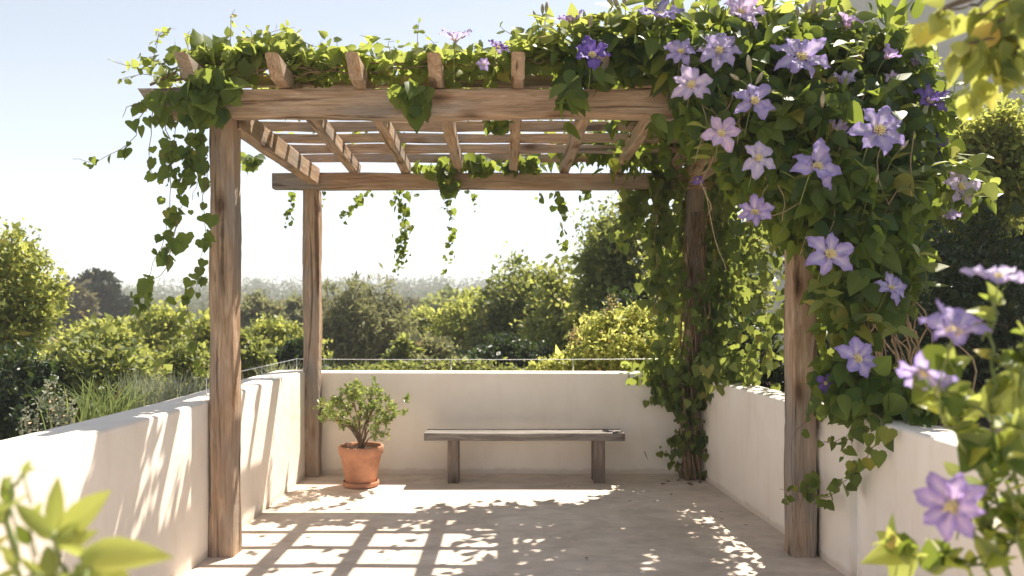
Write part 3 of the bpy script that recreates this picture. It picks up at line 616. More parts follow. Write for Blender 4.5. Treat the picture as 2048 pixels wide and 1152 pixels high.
# ---- fresh shoots standing out in front of the mass, leaves in pairs
rng = np.random.default_rng(39)
for pts in ([(1530, 330), (1560, 270), (1568, 220), (1560, 185)], [(1625, 300), (1640, 255), (1660, 225)], [(1640, 420), (1650, 360), (1690, 300)], [(1410, 330), (1425, 290), (1405, 250)], [(1700, 480), (1735, 430), (1745, 385)], [(1800, 420), (1830, 360), (1870, 330)], [(1730, 230), (1760, 190), (1800, 150)],
            [(1560, 470), (1600, 400), (1590, 350)], [(1880, 400), (1930, 385), (1990, 395)], [(1860, 360), (1900, 330), (1950, 345)], [(1620, 200), (1690, 120), (1700, 80)], [(1330, 140), (1350, 90), (1340, 50)], [(1240, 110), (1250, 70), (1236, 30)], [(1680, 650), (1740, 640), (1800, 660)],
            [(1620, 620), (1650, 600), (1640, 560)], [(1850, 250), (1890, 220), (1915, 160)], [(1090, 110), (1080, 70), (1085, 35)], [(1160, 100), (1172, 70), (1172, 48)], [(1560, 60), (1600, 50), (1620, 35)], [(1770, 300), (1800, 350), (1850, 420)], [(1500, 120), (1530, 90), (1560, 80)], [(1820, 620), (1850, 560), (1840, 500)]):
    ys_, yl_ = MB(), MB(); D_ = 4.62 if pts[0][0] < 1840 and pts[0][1] > 180 else 5.0
    W = spline([P(x, y, D_ + .18 * (1 - i / 2)) for i, (x, y) in enumerate(pts)], 14, .004, rng); tube(ys_, W, .0035, .002, 5)
    for i in range(3, 14, 3):
        for s_1 in (-1, 1):
            leaves(yl_, T_OV, [W[i]], [(s_1 * 1.0, rng.normal(-.3, .3), rng.normal(.1, .4))], [(0, rng.normal(-.6, .3), .8)], rng.uniform(.085, .14), rng)
    sub("shoot_foliage", yl_, "clemy", ys_.build("shoot", "green", cl), cl)
# ---- flowers
def flower(root, c, dia, facing, rng, kind="petal", npet=None, cup=.0, small=False, thick=1.0):
    """eight-ish pointed tepals round a tuft of stamens, facing `facing`"""
    f = unit(np.array(facing, float)); u = unit(np.cross(f, [.1, .2, 1.])); v = np.cross(f, u)
    npet = npet or int(rng.integers(6, 9)); rot = rng.uniform(0, 6.28); mb = MB(); ny, nx = 9, 7
    for k in range(npet):
        a = rot + (k + rng.uniform(-.2, .2)) * 2 * math.pi / npet; L = dia / 2 * rng.uniform(.85, 1.08); W = L * rng.uniform(.37, .46) * (7 / npet) ** .5
        rad = math.cos(a) * u + math.sin(a) * v; tan = -math.sin(a) * u + math.cos(a) * v
        cu = cup + rng.uniform(-.16, .22) + (rng.uniform(.2, .7) if rng.uniform() < .12 else 0); tw = rng.uniform(-.3, .3); off = .004 * (k % 2)
        V, A = [], []
        for i in range(ny):
            t = i / (ny - 1); ww = W * (.12 * (1 - t) + math.sin(math.pi * min(1, t) ** 1.12) ** .95) + .002
            for j in range(nx):
                s = j / (nx - 1) * 2 - 1
                edge = .012 * math.sin(t * 14 + k * 2 + s * 3) * abs(s) * L / .13
                lift = cu * L * t + .10 * L * math.sin(math.pi * t) - .12 * L * t * t * (1 - cup) + off
                h = lift + .10 * ww * abs(s) + tw * ww * s * t - .05 * ww * (1 if abs(s) < .2 else 0) + edge
                V.append(c + rad * (L * (.04 + .96 * t) * math.cos(cu)) + tan * (ww * s * .5 * 1.15) + f * h); A.append((s * .5, t, 0))
        q = [[i * nx + j, i * nx + j + 1, (i + 1) * nx + j + 1, (i + 1) * nx + j] for i in range(ny - 1) for j in range(nx - 1)]
        mb.add(V, quads(q), A)
    fl = mb.build("flower", kind, root)
    st = MB(); ns_ = 34
    for k in range(ns_):
        a = k * 2.4; r = (k / ns_) ** .5; dirv = unit(f * (1.15 - .55 * r) + (math.cos(a) * u + math.sin(a) * v) * r * .95)
        L = dia * rng.uniform(.10, .145)
        tube(st, [c, c + dirv * L * .6, c + dirv * L * .85, c + dirv * L], [dia * .005, dia * .006, dia * .014, dia * .007], sides=5)
    sub("stamens", st, "stamen", fl, root)
    if not small:
        b = MB(); e = c - f * dia * .5 + np.array([0, .05, -dia * .45]); tube(b, spline([c, c - f * dia * .22, e], 8), dia * .012, dia * .012, 5); sub("stalk", b, "green", fl, root)
    return fl
FL = [(1145, 47, 5.0, 62, (-.2, -.5, .8), "petal", .5), (1183, 114, 4.8, 84, (0, -.9, .5), "petald", .35), (910, 84, 5.05, 78, (.1, -.4, .9), "petalp", .45), (995, 98, 5.0, 52, (.3, -.6, .6), "petald", .3), (968, 130, 5.0, 30, (0, -1, .2), "petal", .3),
      (1318, 34, 4.95, 88, (0, -.6, .8), "petal", .35), (1480, 30, 4.9, 92, (.1, -.8, .5), "petalp", .3), (1362, 105, 4.75, 66, (-.1, -.9, .3), "petalp", .15), (1437, 103, 4.7, 84, (0, -1, .35), "petalp", .1),
      (1382, 172, 4.6, 84, (-.1, -1, .2), "petalp", .05), (1600, 118, 4.6, 112, (.1, -1, .45), "petal", .15), (1508, 204, 4.5, 90, (.0, -1, .25), "petalp", .08), (1442, 268, 4.5, 80, (-.1, -1, .1), "petalp", .05),
      (1515, 318, 4.5, 80, (0, -1, .3), "petalp", .1), (1632, 336, 4.4, 104, (.1, -1, .25), "petal", .06), (1755, 263, 4.4, 116, (.05, -1, .3), "petal", .1), (1692, 58, 4.9, 68, (.4, -.5, .7), "petalp", .6), (1687, 172, 4.7, 60, (.1, -.5, .8), "petalp", .7),
      (1772, 118, 4.8, 56, (.5, -.5, .7), "petal", .6), (1828, 132, 5.0, 48, (.2, -.4, .8), "petal", .6), (1855, 205, 5.0, 78, (.2, -.7, .5), "petald", .3), (1865, 288, 5.0, 52, (.8, -.5, .1), "petald", .4), (1668, 262, 4.65, 64, (0, -.8, -.2), "petalp", .1),
      (1510, 426, 4.6, 70, (-.3, -1, .3), "petal", .2), (1658, 510, 4.5, 104, (0, -1, .35), "petal", .08), (1780, 578, 4.6, 66, (.1, -.9, .5), "petal", .15), (1713, 718, 4.6, 86, (0, -1, .3), "petal", .08),
      (1918, 375, 5.1, 82, (.3, -.9, .2), "petalp", .15), (1903, 418, 5.1, 44, (0, -.2, -1), "petalp", .7), (1650, 765, 4.85, 44, (0, -.9, -.2), "petald", .2), (1782, 158, 4.9, 34, (0, -1, .3), "petalp", .4), (1545, 165, 4.9, 30, (0, -1, .3), "petalp", .3), (1395, 355, 4.9, 30, (0, -.5, -.8), "petald", .5)]
rng = np.random.default_rng(44)
for x, y, D, s, fc, kd, cu in FL:
    flower(cl, P(x, y, D), s / F * D * 1.08, fc, rng, kd, cup=cu)
def bud(root, c, d, L, rng):
    d = unit(np.array(d, float)); mb = MB(); t = np.linspace(0, 1, 8)
    tube(mb, c + d * (t * L)[:, None], list(L * .16 * np.sin(np.pi * (.08 + .9 * t)) ** .8 + .0005), sides=8); b = mb.build("bud", "bud", root)
    s = MB(); tube(s, spline([c, c - d * L * .8, c - d * L * 1.6 + [0, .03, -.06]], 7), .0025, .003, 5); sub("bud_stalk", s, "green", b, root)
for x, y, D, dr, L in ((1085, 28, 5.1, (0, 0, 1), .07), (1092, 24, 5.1, (.1, 0, 1), .07), (1072, 38, 5.1, (-.3, 0, 1), .06), (1170, 42, 5.1, (-.1, 0, 1), .07), (1180, 55, 5.0, (.1, 0, 1), .08), (1225, 12, 5.1, (-.5, 0, 1), .1), (1238, 20, 5.1, (-.4, 0, 1), .1), (1250, 14, 5.1, (-.1, 0, 1), .09),
                       (1312, 10, 5.0, (0, 0, 1), .07), (1345, 12, 5.0, (.1, 0, 1), .06), (1596, 36, 5.0, (-.1, 0, 1), .08), (1612, 28, 5.0, (0, 0, 1), .08), (1625, 30, 5.0, (.15, 0, 1), .11), (1636, 36, 5.0, (.35, 0, 1), .11), (1500, 145, 4.6, (-.2, -.2, 1), .10), (1512, 168, 4.6, (.5, -.2, .9), .08),
                       (1645, 215, 4.55, (-.05, -.2, 1), .09), (1478, 160, 4.6, (-.8, -.3, .4), .07), (1745, 375, 4.6, (.3, -.2, .9), .08), (1800, 300, 4.6, (.5, -.3, .7), .07)):
    bud(cl, P(x, y, D), dr, L, rng)

# ---- ivy on the rear right post
rng = np.random.default_rng(55)
iv = thing("ivy", "ivy with twisted woody stems climbing the rear right post, spilling over the wall corner", "ivy", (1.95, 7.7, 0))
stem, lf = MB(), MB()
for k in range(12):
    a = rng.uniform(-.16, .12); z = np.linspace(0, 2.6, 16); tw = rng.uniform(0, 6)
    sp = np.stack([1.93 + a * (1 - z / 4) + .07 * np.sin(z * 2 + tw), 7.72 - .03 + .05 * np.cos(z * 2.4 + tw), z], 1); tube(stem, sp, .014, .006, 6)
def vtube(n, z0, z1, cx, cy, sx, sy, size):
    z = rng.uniform(z0, z1, n); p = np.stack([cx + rng.normal(0, sx, n), cy + rng.normal(0, sy, n), z], 1)
    rand_leaves(lf, T_HEART, p, size, rng, (0, 0, -1), .5, (-.1, -1, .4), .55)
vtube(240, .75, 1.35, 1.94, 7.66, .19, .12, .085); vtube(90, 1.3, 2.0, 1.93, 7.66, .15, .12, .085); vtube(90, 1.3, 2.6, 2.1, 7.9, .14, .1, .085); vtube(90, .35, .8, 1.93, 7.66, .15, .10, .08); vtube(50, .03, .4, 1.86, 7.68, .16, .09, .07)
vtube(150, .95, 1.15, 1.62, 7.95, .16, .12, .085); vtube(60, .75, 1.0, 1.65, 7.88, .10, .04, .075); vtube(160, .95, 1.25, 2.12, 7.3, .14, .3, .09)
for pts in ([(1340, 745), (1352, 790), (1368, 850)], [(1320, 760), (1345, 800), (1365, 830)], [(1385, 840), (1350, 870), (1335, 895)], [(1460, 770), (1468, 800), (1462, 825)], [(1425, 850), (1440, 890), (1450, 895)], [(1390, 900), (1375, 930), (1368, 945)]):
    strand(pts, 7.7, stem, lf, T_HEART, .08, .03, rng, .003, .03, two=2)
for pts in ([(1400, 742), (1340, 748), (1330, 790)], [(1420, 750), (1375, 760), (1360, 820)], [(1400, 760), (1385, 800), (1375, 850)], [(1350, 745), (1310, 752), (1300, 775)]):
    strand(pts, 7.86, stem, lf, T_HEART, .08, .03, rng, .003, .03, two=3)
stem.build("stems", "twig", iv); lf.build("foliage", "ivy", iv)
# fallen leaves
for k in range(16):
    mb = MB(); x, y = (1.78 + rng.normal(0, .12), 7.55 + rng.normal(0, .07)) if k < 8 else (rng.uniform(.3, 1.9), rng.uniform(5.2, 7.4))
    leaves(mb, T_HEART, [(x, y, .012)], rng.normal(0, 1, (1, 3)) * [1, 1, .05], [(0, 0, 1)], .045 if k < 8 else .028, rng)
    tag(mb.build("fallen_leaf", "bark"), "small dry brown leaf lying at the foot of the rear right post" if k < 8 else "small dry brown leaf lying out on the open floor", "leaf", "dry leaves at the ivy post" if k < 8 else "dry leaves scattered on the floor")

# ================================================================ TREES AND SHRUBS
def tree(name, label, cat, px, top, D, wpx, m, bot=760, n=6000, leaf=None, lobes=9, airy=0.0, T=T_SM, group=None, seed=0, depth=.8, squash=1.0, base=None, trunk=True, spiky=0.0, tipm=(0, 0, .1)):
    rng = np.random.default_rng(seed + 100); k = D / F
    a = wpx / 2 * k; zt = HC - (top - HY) * k; zb = HC - (bot - HY) * k; c = np.array([(px - HX) * k, D, (zt + zb) / 2]); h = (zt - zb) / 2
    bz = base if base is not None else float(terr(np.array(c[0]), np.array(D)))
    if base is None and c[0] > 2.4 and c[0] < 7.5 and D < 13: bz = .8
    E = np.array([a, a * depth, h]); leaf = leaf or max(.035, 9 * k)
    root = thing(name, label, cat, (c[0], D, bz), group)
    L, Rr = [], []
    for i in range(lobes):
        u = unit(rng.normal(0, 1, 3)); r = rng.uniform(.28, .46); L.append(c + u * E * (1 - r) * rng.uniform(.6, 1.0) * np.array([1, 1, 1.0])); Rr.append(r)
    L.append(c + np.array([rng.normal(0, .1) * a, 0, h * .62])); Rr.append(.36); L.append(c + np.array([0, 0, -h * .3])); Rr.append(.6)
    br = MB(); foot = np.array([c[0], D, bz - .1]); tr = max(.02, a * .05)
    fork = foot * .4 + (c - [0, 0, h * .5]) * .6
    if trunk: tube(br, spline([foot, foot * .5 + fork * .5 + rng.normal(0, .03 * a, 3), fork], 8), tr * 1.4, tr, 8)
    ends = []
    for p, r in zip(L, Rr):
        tube(br, spline([foot if not trunk else fork, (fork + p) / 2 + rng.normal(0, .06 * a, 3), p], 8, .01 * a, rng), tr * .6, tr * .2, 5)
        for j in range(5 + int(8 * airy)):
            e = p + unit(rng.normal(0, 1, 3) + [0, 0, .4]) * E * r * rng.uniform(.7, 1.25); tube(br, spline([p, (p + e) / 2 + rng.normal(0, .03 * a, 3), e], 4), tr * .2, tr * .07, 3, False); ends.append(e)
    br.build("trunk" if trunk else "branches", "bark", root)
    # leaf clumps on the shells of the lobes, thinner inside
    wts = np.array(Rr) ** 2; wts /= wts.sum(); nc = max(24, n // 45)
    li = rng.choice(len(L), nc, p=wts); La = np.array(L)[li]; ra = np.array(Rr)[li][:, None]
    u = unit(rng.normal(0, 1, (nc, 3)) + [0, 0, .25]); cc = La + u * E * ra * rng.uniform(.45, 1.12, (nc, 1)) ** 1
    if spiky: cc = np.concatenate([cc, np.array(ends) + 0])
    cs = rng.uniform(.05, .15, len(cc)) * (1.0 - .3 * airy)
    ci = rng.integers(0, len(cc), n); pos = cc[ci] + rng.normal(0, 1, (n, 3)) * (E * cs[ci][:, None])
    ns = int(n * .12); out = np.array(ends)[rng.integers(0, len(ends), ns)] + rng.normal(0, 1, (ns, 3)) * E * .05; pos[:ns] = out
    mb = MB(); nm = unit(pos - c) * .5 + [0, -.1, .5]
    tip = np.array(tipm) + rng.normal(0, .8, (n, 3)) + unit(pos - c) * .4
    leaves(mb, T, pos, tip, nm + rng.normal(0, .6, (n, 3)), leaf * np.exp(rng.normal(0, .38, n)), rng)
    mb.build("crown" if trunk else "foliage", m, root)
    return root

# far hill woods: one mass nobody could count
rng = np.random.default_rng(60); mb = MB()
for i in range(2300):
    y = rng.uniform(75, 345); x = rng.uniform(-.75, .75) * y; s = rng.uniform(1.8, 3.4) * (.6 + y / 300)
    z0 = float(terr(np.array(x), np.array(y)))
    m = 60; u = unit(rng.normal(0, 1, (m, 3))); p = np.array([x, y, z0 + s * .7]) + u * np.array([s, s, s * .9]) * rng.uniform(.6, 1, (m, 1))
    leaves(mb, T_SM, p, rng.normal(0, 1, (m, 3)), u + [0, 0, .5], s * rng.uniform(.13, .3, m), rng, .1)
tag(mb.build("far_woods", "far"), "distant wooded hillside fading in the haze", None, None, "stuff")

B = [
 # name, label, cat, px, top, D, w, mat, bot, n, opts
 ("shrub_tree", "tall loose yellow-green tree at the far left edge, its sprigs reaching well above the wall", "tree", 5, 468, 9.5, 270, "bright", 790, 17000, dict(lobes=16, spiky=1, seed=1, leaf=.06)),
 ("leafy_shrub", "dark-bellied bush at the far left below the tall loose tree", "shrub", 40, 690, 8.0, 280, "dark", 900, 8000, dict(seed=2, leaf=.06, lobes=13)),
 ("leafy_shrub", "glossy-leaved dark bush behind the pale flowering stems on the left", "shrub", 200, 660, 8.6, 260, "mid", 880, 11000, dict(seed=3, leaf=.06, lobes=13)),
 ("conifer_tree", "dark grey-green conifer on the skyline at left", "tree", 200, 548, 48, 120, "conifer", 660, 5000, dict(seed=4, spiky=1, leaf=.35)),
 ("round_tree", "brown-olive rounded tree left of the dark conifer on the skyline", "tree", 130, 562, 45, 130, "brown", 680, 5000, dict(seed=5, leaf=.3)),
 ("bright_shrub", "bright green bush right in front of the dark conifer", "shrub", 205, 640, 14, 210, "bright", 790, 9000, dict(seed=6, lobes=13)),
 ("bright_shrub", "bright lime bush seen below the hanging vine tips", "shrub", 325, 612, 15, 230, "bright", 800, 10000, dict(seed=7, lobes=14)),
 ("bright_shrub", "lime green bush just left of the front left post", "shrub", 425, 632, 13, 170, "bright", 800, 8000, dict(seed=8, lobes=12)),
 ("leafy_shrub", "dark green bush behind the grasses left of the front left post", "shrub", 370, 690, 10.5, 200, "mid", 840, 8500, dict(seed=9, lobes=12)),
 ("leafy_shrub", "low green bush between the grasses and the glossy bush", "shrub", 285, 725, 9.6, 150, "mid", 830, 5500, dict(seed=10)),
 ("pale_tree", "pale feathery tree on the skyline between the two left posts", "tree", 515, 585, 32, 120, "olive", 700, 5000, dict(seed=11, airy=.6, lobes=12)),
 ("pale_tree", "pale tree on the skyline touching the rear left post", "tree", 585, 594, 34, 120, "olive", 710, 5000, dict(seed=12, airy=.5, lobes=12)),
 ("bright_shrub", "yellow-green bush seen between the two left posts", "shrub", 545, 638, 15, 200, "bright", 770, 9000, dict(seed=13, lobes=13)),
 ("leafy_shrub", "dark bush above the left wall between the two left posts", "shrub", 500, 672, 12, 120, "mid", 780, 6000, dict(seed=14)),
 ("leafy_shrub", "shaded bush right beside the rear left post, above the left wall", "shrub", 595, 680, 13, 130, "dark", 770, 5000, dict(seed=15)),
 ("airy_tree", "thin-leaved olive-grey tree right of the rear left post", "tree", 688, 560, 19, 190, "olive", 790, 11000, dict(seed=16, airy=1, T=T_THIN, leaf=.13, spiky=1, lobes=14)),
 ("airy_tree", "thin-leaved olive-grey tree with twiggy top, second from the rear left post", "tree", 768, 566, 20, 170, "olive", 790, 10000, dict(seed=17, airy=1, T=T_THIN, leaf=.13, spiky=1, lobes=14)),
 ("round_tree", "dark green rounded tree on the skyline in the middle gap", "tree", 900, 584, 60, 130, "mid", 690, 6000, dict(seed=18, leaf=.35)),
 ("round_tree", "small brown-green tree on the skyline left of the dark rounded one", "tree", 825, 604, 64, 110, "brown", 690, 4500, dict(seed=19, leaf=.35)),
 ("round_tree", "light green round-headed tree in the middle, below the dark skyline trees", "tree", 850, 626, 24, 120, "bright", 750, 7500, dict(seed=20, lobes=12)),
 ("pale_shrub", "grey-green pale bush above the cable in the middle", "shrub", 855, 678, 15, 190, "olive", 780, 8500, dict(seed=21, lobes=13)),
 ("leafy_shrub", "small dark green bush among the pale bushes above the cable", "shrub", 808, 680, 14.5, 80, "mid", 770, 4000, dict(seed=22)),
 ("garden_tree", "yellow-green tree left in the group of three under the middle of the rear beam", "tree", 945, 588, 19, 210, "bright", 790, 13000, dict(seed=23, spiky=1, lobes=15)),
 ("garden_tree", "tallest green tree in the middle, its tops against the sky", "tree", 1035, 520, 18, 240, "mid", 800, 17000, dict(seed=24, spiky=1, lobes=18)),
 ("garden_tree", "yellowish green tree beside the tall olive tree", "tree", 1125, 535, 17, 230, "bright", 800, 16000, dict(seed=25, spiky=1, lobes=18)),
 ("leafy_shrub", "dark bush low behind the middle of the back wall", "shrub", 1010, 675, 14, 240, "dark", 800, 8000, dict(seed=26, lobes=13)),
 ("tall_tree", "tall dark olive tree rising beside the rear right post", "tree", 1245, 405, 14.5, 250, "mid", 800, 20000, dict(seed=27, spiky=1, lobes=18, airy=.3)),
 ("leafy_shrub", "dark shaded tree behind the light shrub with pinkish tips", "shrub", 1290, 570, 12, 230, "dark", 800, 10000, dict(seed=28, lobes=12)),
 ("light_shrub", "sunny light green shrub spilling over the back wall by the ivy", "shrub", 1275, 612, 8.9, 260, "lime", 775, 15000, dict(seed=29, spiky=1, leaf=.05, base=-1.1, trunk=False, lobes=14)),
 ("light_shrub", "light green shrub with pinkish tips against the dark tree", "shrub", 1205, 640, 9.2, 160, "lime", 775, 7500, dict(seed=30, spiky=1, leaf=.05, base=-1.1, trunk=False, lobes=12)),
 ("light_shrub", "low light green shrub at the right end of the cable", "shrub", 1125, 708, 8.9, 150, "lime", 775, 4500, dict(seed=31, leaf=.045, base=-1.1, trunk=False)),
 ("tall_tree", "bright backlit tree showing through the curtain between the two right posts", "tree", 1420, 360, 11.5, 300, "bright", 800, 17000, dict(seed=32, lobes=16)),
 ("hedge_shrub", "dark bush close behind the right wall between the two right posts", "shrub", 1500, 640, 8.6, 240, "dark", 810, 7000, dict(seed=33)),
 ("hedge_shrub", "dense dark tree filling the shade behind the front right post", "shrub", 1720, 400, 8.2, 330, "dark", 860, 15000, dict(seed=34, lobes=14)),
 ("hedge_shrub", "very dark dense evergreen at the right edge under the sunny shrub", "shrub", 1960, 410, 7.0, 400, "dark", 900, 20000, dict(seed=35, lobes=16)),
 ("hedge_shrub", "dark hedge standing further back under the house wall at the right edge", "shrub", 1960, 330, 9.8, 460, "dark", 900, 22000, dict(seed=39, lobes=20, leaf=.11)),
 ("sunny_shrub", "sunlit yellow-green shrub top at the right edge below the house wall", "shrub", 1975, 215, 7.4, 290, "bright", 480, 15000, dict(seed=36, spiky=1, lobes=14, leaf=.055)),
 ("sunny_shrub", "sunlit yellow-green foliage between the clematis and the house wall", "shrub", 1790, 80, 8.8, 200, "bright", 420, 12000, dict(seed=37, spiky=1, leaf=.07)),
 ("pine_tree", "dark tree against the sky at the top right, left of the house", "tree", 1770, -80, 16, 180, "mid", 200, 11000, dict(seed=38, airy=.5, base=-1.0)),
]
for nm, lab, cat, px, top, D, wpx, m, bot, n, kw in B:
    tree(nm, lab, cat, px, top, D, wpx, m, bot=bot, n=n, **kw)
# filler thickets that close the view below the trees
tree("thicket", "low mid green thicket filling the middle distance on the left", "shrub", 300, 655, 24, 620, "mid", bot=790, n=12000, lobes=22, seed=70, depth=.35)
tree("thicket", "low mid green thicket filling the middle distance behind the back wall", "shrub", 900, 665, 27, 760, "mid", bot=790, n=14000, lobes=26, seed=71, depth=.3)
tree("thicket", "dark low thicket just behind the back wall below the cable", "shrub", 880, 722, 11.5, 620, "mid", bot=800, n=11000, lobes=24, seed=72, depth=.3)
# pinkish tip sprays on the light shrub
rng = np.random.default_rng(77); sh = [o for o in bpy.data.objects if o.get('label', '').startswith("light green shrub with pinkish")][0]
for x, y in ((1222, 600), (1218, 625), (1150, 665), (1160, 680), (1330, 590), (1310, 600), (1145, 672), (1230, 640), (1195, 650)):
    mb = MB(); blob(mb, T_SM, .045, 38, x, y + 6, 9.0, 9, 18, .07, rng, tipm=(0, 0, .5), tj=.8)
    tube(mb, [P(x, y + 45, 9.02), P(x, y, 9.0)], .006, .003, 4); mb.build("new_growth", "red", sh)

# ---- grasses and flowering stems outside the left wall
rng = np.random.default_rng(80)
def grass(label, cx, cy, D, wpx, hpx, n, m, spread=.35):
    c = P(cx, cy, D); k = D / F; root = thing("ornamental_grass", label, "grass clump", (c[0], D, c[2] - .3)); mb = MB()
    for i in range(n):
        b = c + np.array([rng.normal(0, wpx * k * .3), rng.normal(0, .12), -.3]); h = hpx * k * rng.uniform(.6, 1.1) + .3; le = rng.normal(0, spread)
        sp = spline([b, b + [le * h * .3, rng.normal(0, .03), h * .6], b + [le * h * .9, rng.normal(0, .08), h * (1 - .2 * abs(le))]], 7)
        w = .006 * np.array([1, 1, .95, .8, .6, .35, .05]); sd = unit(np.array([1, rng.normal(0, .6), 0])); V = np.concatenate([sp - sd * w[:, None], sp + sd * w[:, None]])
        q = [[j, j + 7, j + 8, j + 1] for j in range(6)]; A = np.zeros((14, 3)); A[:, 2] = rng.uniform(); mb.add(V, quads(q), A)
    mb.build("blades", m, root); return root
grass("spiky green grass clump above the left wall", 215, 825, 6.3, 110, 85, 110, "blade", .55)
grass("silvery upright grass clump behind the left wall, beside the green one", 295, 805, 6.6, 100, 70, 150, "silver", .2)
grass("low silvery clump between the grasses and the front left post", 370, 785, 6.9, 80, 45, 120, "silver", .5)
grass("silvery fine clump above the left wall between the posts", 560, 745, 8.6, 90, 25, 90, "silver", .3)
for k, (lab, pts) in enumerate((("tall pale flowering stems at the lower left behind the wall", ((95, 770), (110, 765), (130, 790), (80, 800), (148, 800), (120, 810))), ("single short pale flowering stem at the far lower left", ((52, 815), (45, 840))))):
    root = thing("flowering_stems", lab, "plant", P(pts[0][0], 880, 5.6)); mb, lf = MB(), MB()
    for x, y in pts:
        a, b = P(x + rng.normal(0, 10), 890, 5.6), P(x, y, 5.6); sp = spline([a, (a + b) / 2 + rng.normal(0, .02, 3), b], 14); tube(mb, sp, .003, .0015, 4)
        i = rng.integers(3, 14, 60); rand_leaves(lf, T_SM, sp[i] + rng.normal(0, .012, (60, 3)), .028, rng, (0, 0, .6), .7)
    mb.build("stems", "dry", root); lf.build("flowers", "silver", root)

# ---- house wall at the upper right
hs = thing("house", "pale rendered house wall behind the leaves at the upper right", "house", (7.0, 12.2, .8))
mb = MB(); hx0, hx1, hy0, hy1, hz0, hz1 = 6.55, 14, 12.2, 20, -1.3, 8.2
v = [(hx0, hy0, hz0), (hx1, hy0, hz0), (hx1, hy1, hz0), (hx0, hy1, hz0), (hx0, hy0, hz1), (hx1, hy0, hz1), (hx1, hy1, hz1), (hx0, hy1, hz1)]
mb.add(v, quads([[0, 1, 5, 4], [1, 2, 6, 5], [2, 3, 7, 6], [3, 0, 4, 7], [4, 5, 6, 7]])); mb.build("wall", "house", hs, smooth=False)
mb = MB(); timber(mb, (hx0 - .2, hy0 - .2, hz1 + .1), (hx1, hy0 - .2, hz1 + .1), .6, .18, seed=3); mb.build("eaves", "house", hs, smooth=False)

# ================================================================ FOREGROUND PLANTS (out of focus)
rng = np.random.default_rng(90)
def fg(name, label, cat, base, stems, m, T, size, D, dens, flowers=(), tj=.6, up=.4, nm=(0, -.5, .7), D0=None, extra=()):
    root = thing(name, label, cat, base); st, lf, yg = MB(), MB(), MB()
    for pts in stems:
        W = [np.array(base) + rng.normal(0, .03, 3) * [1, 1, 0]] + [P(x, y, D + rng.normal(0, .05)) for x, y in pts]
        sp = spline(W, 30, .004, rng); tube(st, sp, .006, .003, 6)
        ln = np.linalg.norm(np.diff(sp, axis=0), axis=1).cumsum(); tot = ln[-1]; m_ = int(tot / dens)
        for q in range(m_):
            t = rng.uniform(.35, 1) if q else 1; i = min(28, int(t * 29)); sidev = rng.normal(0, 1, 3); sidev[2] = abs(sidev[2]) * .3 + up
            leaves(lf if rng.uniform() < .5 else yg, T, [sp[i]], [sidev], [np.array(nm) + rng.normal(0, .6, 3)], size * rng.uniform(.6, 1.2), rng)
    dk = MB()  # single leaves in the darker clematis leaf colour
    for a_, b_, sz, mm in extra:          # single leaves one can tell apart
        d0 = D + rng.normal(0, .03); a3, b3 = P(*a_, d0), P(*b_, d0 - .02); tube(st, [a3 + [0, .02, -.05], a3], .0025, .002, 4)
        leaves(dk if mm else yg, T, [a3], [b3 - a3], [(rng.normal(0, .25), -1, .55)], np.array([np.linalg.norm(b3 - a3) * 1.05]), rng)
    if len(dk.v): dk.build("dark_foliage", "clem", root)
    st.build("stems", "green", root); lf.build("foliage", m, root); yg.build("young_foliage", "clemy", root)
    for x, y, d, s, fc, kd, cu in flowers: flower(root, P(x, y, d), s / F * d * 1.05, fc, rng, kd, cup=cu)
    return root, lf
fg("clematis_bush", "blurred clematis with lilac flowers leaning in at the lower right", "flowering plant", (1.55, 1.9, 0.02),
   [[(2000, 1100), (1990, 900), (1985, 700), (1993, 585)], [(1960, 1100), (1930, 900), (1900, 780), (1895, 690)], [(2040, 1000), (2040, 800), (2060, 640)], [(1960, 1180), (1860, 1130), (1780, 1090)], [(2000, 1100), (1960, 1060), (1915, 1025)], [(2060, 1100), (1990, 1000), (1900, 850), (1850, 760)], [(2080, 1100), (2050, 900), (1960, 820), (1880, 830)], [(2060, 1150), (1960, 950), (2040, 850)],
    [(2080, 1150), (1980, 1130), (1850, 1135)], [(2090, 1000), (2060, 760), (2000, 730)], [(2060, 1150), (2040, 1050), (2010, 960)]],
   "clem", T_OV, .066, 1.9, .075, [(1995, 562, 1.9, 125, (-.1, -.3, .95), "petalp", .15), (1905, 672, 1.8, 150, (-.1, -.5, .85), "petal", .2), (1852, 740, 1.9, 105, (-.5, -.4, -.6), "petal", .25), (1908, 1015, 1.75, 150, (-.75, -.6, .25), "petal", .25)],
   extra=[((1968, 862), (1925, 945), .11, "clem"), ((1990, 890), (1995, 985), .12, "clem"), ((1938, 775), (1890, 842), .08, None), ((1830, 1090), (1735, 1120), .07, None), ((1800, 1090), (1800, 1190), .08, None), ((2048, 760), (1940, 830), .10, None), ((2010, 880), (2080, 960), .10, "clem"), ((1900, 700), (1830, 800), .06, "clem")])
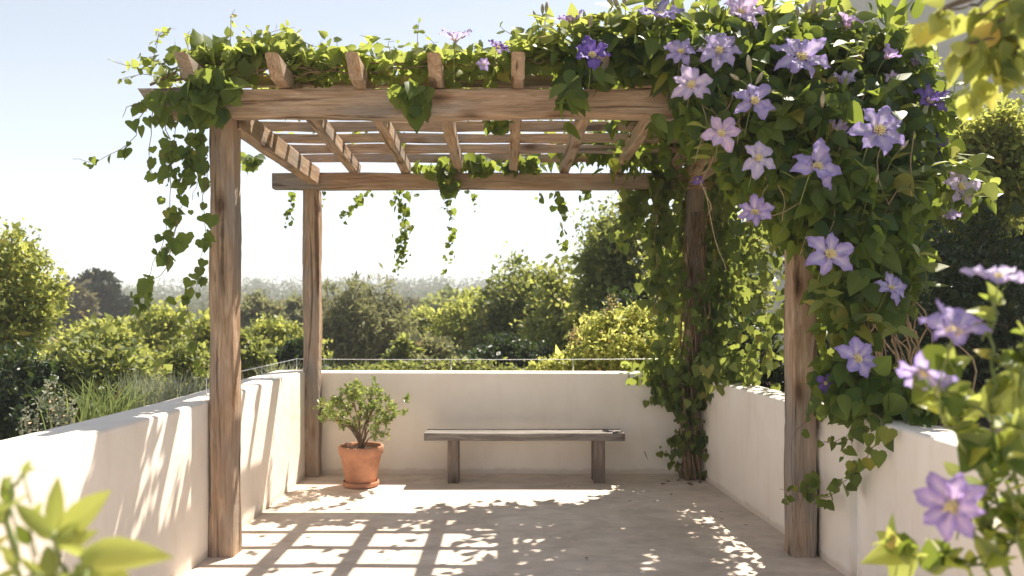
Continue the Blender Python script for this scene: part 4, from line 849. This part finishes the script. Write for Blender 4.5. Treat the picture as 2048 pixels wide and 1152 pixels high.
fg("leafy_plant", "blurred bright green leafy plant at the bottom left corner", "plant", (-.95, 1.30, 0.02),
   [[(150, 1300), (125, 1150), (108, 1060)], [(60, 1300), (40, 1150), (20, 1000), (48, 948)], [(100, 1300), (160, 1180), (190, 1110)], [(0, 1300), (-20, 1150), (-5, 1020)]],
   "clemy", T_LANCE, .06, 1.3, .2, D0=1.3,
   extra=[((112, 1080), (208, 985), .13, None), ((108, 1065), (112, 965), .085, None), ((105, 1070), (30, 1010), .09, None), ((160, 1112), (315, 1105), .15, None), ((110, 1110), (60, 1170), .12, None), ((60, 1060), (75, 1010), .05, None), ((20, 1010), (8, 960), .05, "clem"), ((95, 1090), (100, 1180), .10, None), ((150, 1130), (210, 1180), .10, None),
          ((40, 1140), (-20, 1160), .10, None), ((48, 955), (52, 925), .03, "clem"), ((10, 1050), (-30, 990), .07, None), ((60, 1090), (32, 1050), .06, "clem"), ((180, 1120), (260, 1165), .10, None)])
r_ = thing("overhanging_tree", "blurred leafy branch reaching in at the top right corner", "tree", (3.1, 2.1, .8)); st, lf = MB(), MB()
tube(st, spline([(3.1, 2.1, .78), (3.0, 2.1, 1.8), (2.7, 2.1, 2.7), (2.2, 2.05, 3.0), P(2048, -60, 2.1), P(1880, 20, 2.1)], 30), .05, .006, 8)
for pts in ([(2048, -60), (1950, 10), (1880, 20), (1850, 60)], [(2060, 0), (1990, 60), (1960, 130), (1955, 190)], [(2070, 20), (2010, 70), (1930, 90), (1905, 130)], [(2060, -20), (2020, 60), (2030, 130)], [(2060, -40), (1980, 20), (1920, 40)], [(2090, 60), (2020, 110), (1985, 150)], [(2100, -20), (2040, 20), (2000, 40)]):
    W = spline([P(x, y, 2.1 + rng.normal(0, .06)) for x, y in pts], 20, .003, rng); tube(st, W, .005, .002, 5)
    n = 15; i = rng.integers(5, 20, n); leaves(lf, T_OV, W[i] + rng.normal(0, .012, (n, 3)), rng.normal(0, .5, (n, 3)) + [-.2, 0, -1], rng.normal(0, .5, (n, 3)) + [0, -1, .3], .078 * rng.uniform(.6, 1.25, n), rng)
st.build("trunk", "bark", r_); lf.build("foliage", "bright", r_)

# ================================================================ HAZE
hz = bpy.data.materials.new("haze"); hz.use_nodes = True; t = hz.node_tree; t.nodes.remove(t.nodes["Principled BSDF"])
pv = t.nodes.new("ShaderNodeVolumePrincipled"); pv.inputs["Color"].default_value = (.93, .95, .97, 1); pv.inputs["Density"].default_value = .0016; pv.inputs["Anisotropy"].default_value = .0
t.links.new(pv.outputs[0], t.nodes["Material Output"].inputs["Volume"]); M["haze"] = hz
mb = MB(); a, b, c, d, e, h = -402, 402, -202, 402, -12, 22
mb.add([(a, c, e), (b, c, e), (b, d, e), (a, d, e), (a, c, h), (b, c, h), (b, d, h), (a, d, h)], quads([[0, 3, 2, 1], [4, 5, 6, 7], [0, 1, 5, 4], [1, 2, 6, 5], [2, 3, 7, 6], [3, 0, 4, 7]]))
tag(mb.build("haze", "haze", smooth=False), "thin summer haze in the air", None, None, "stuff")
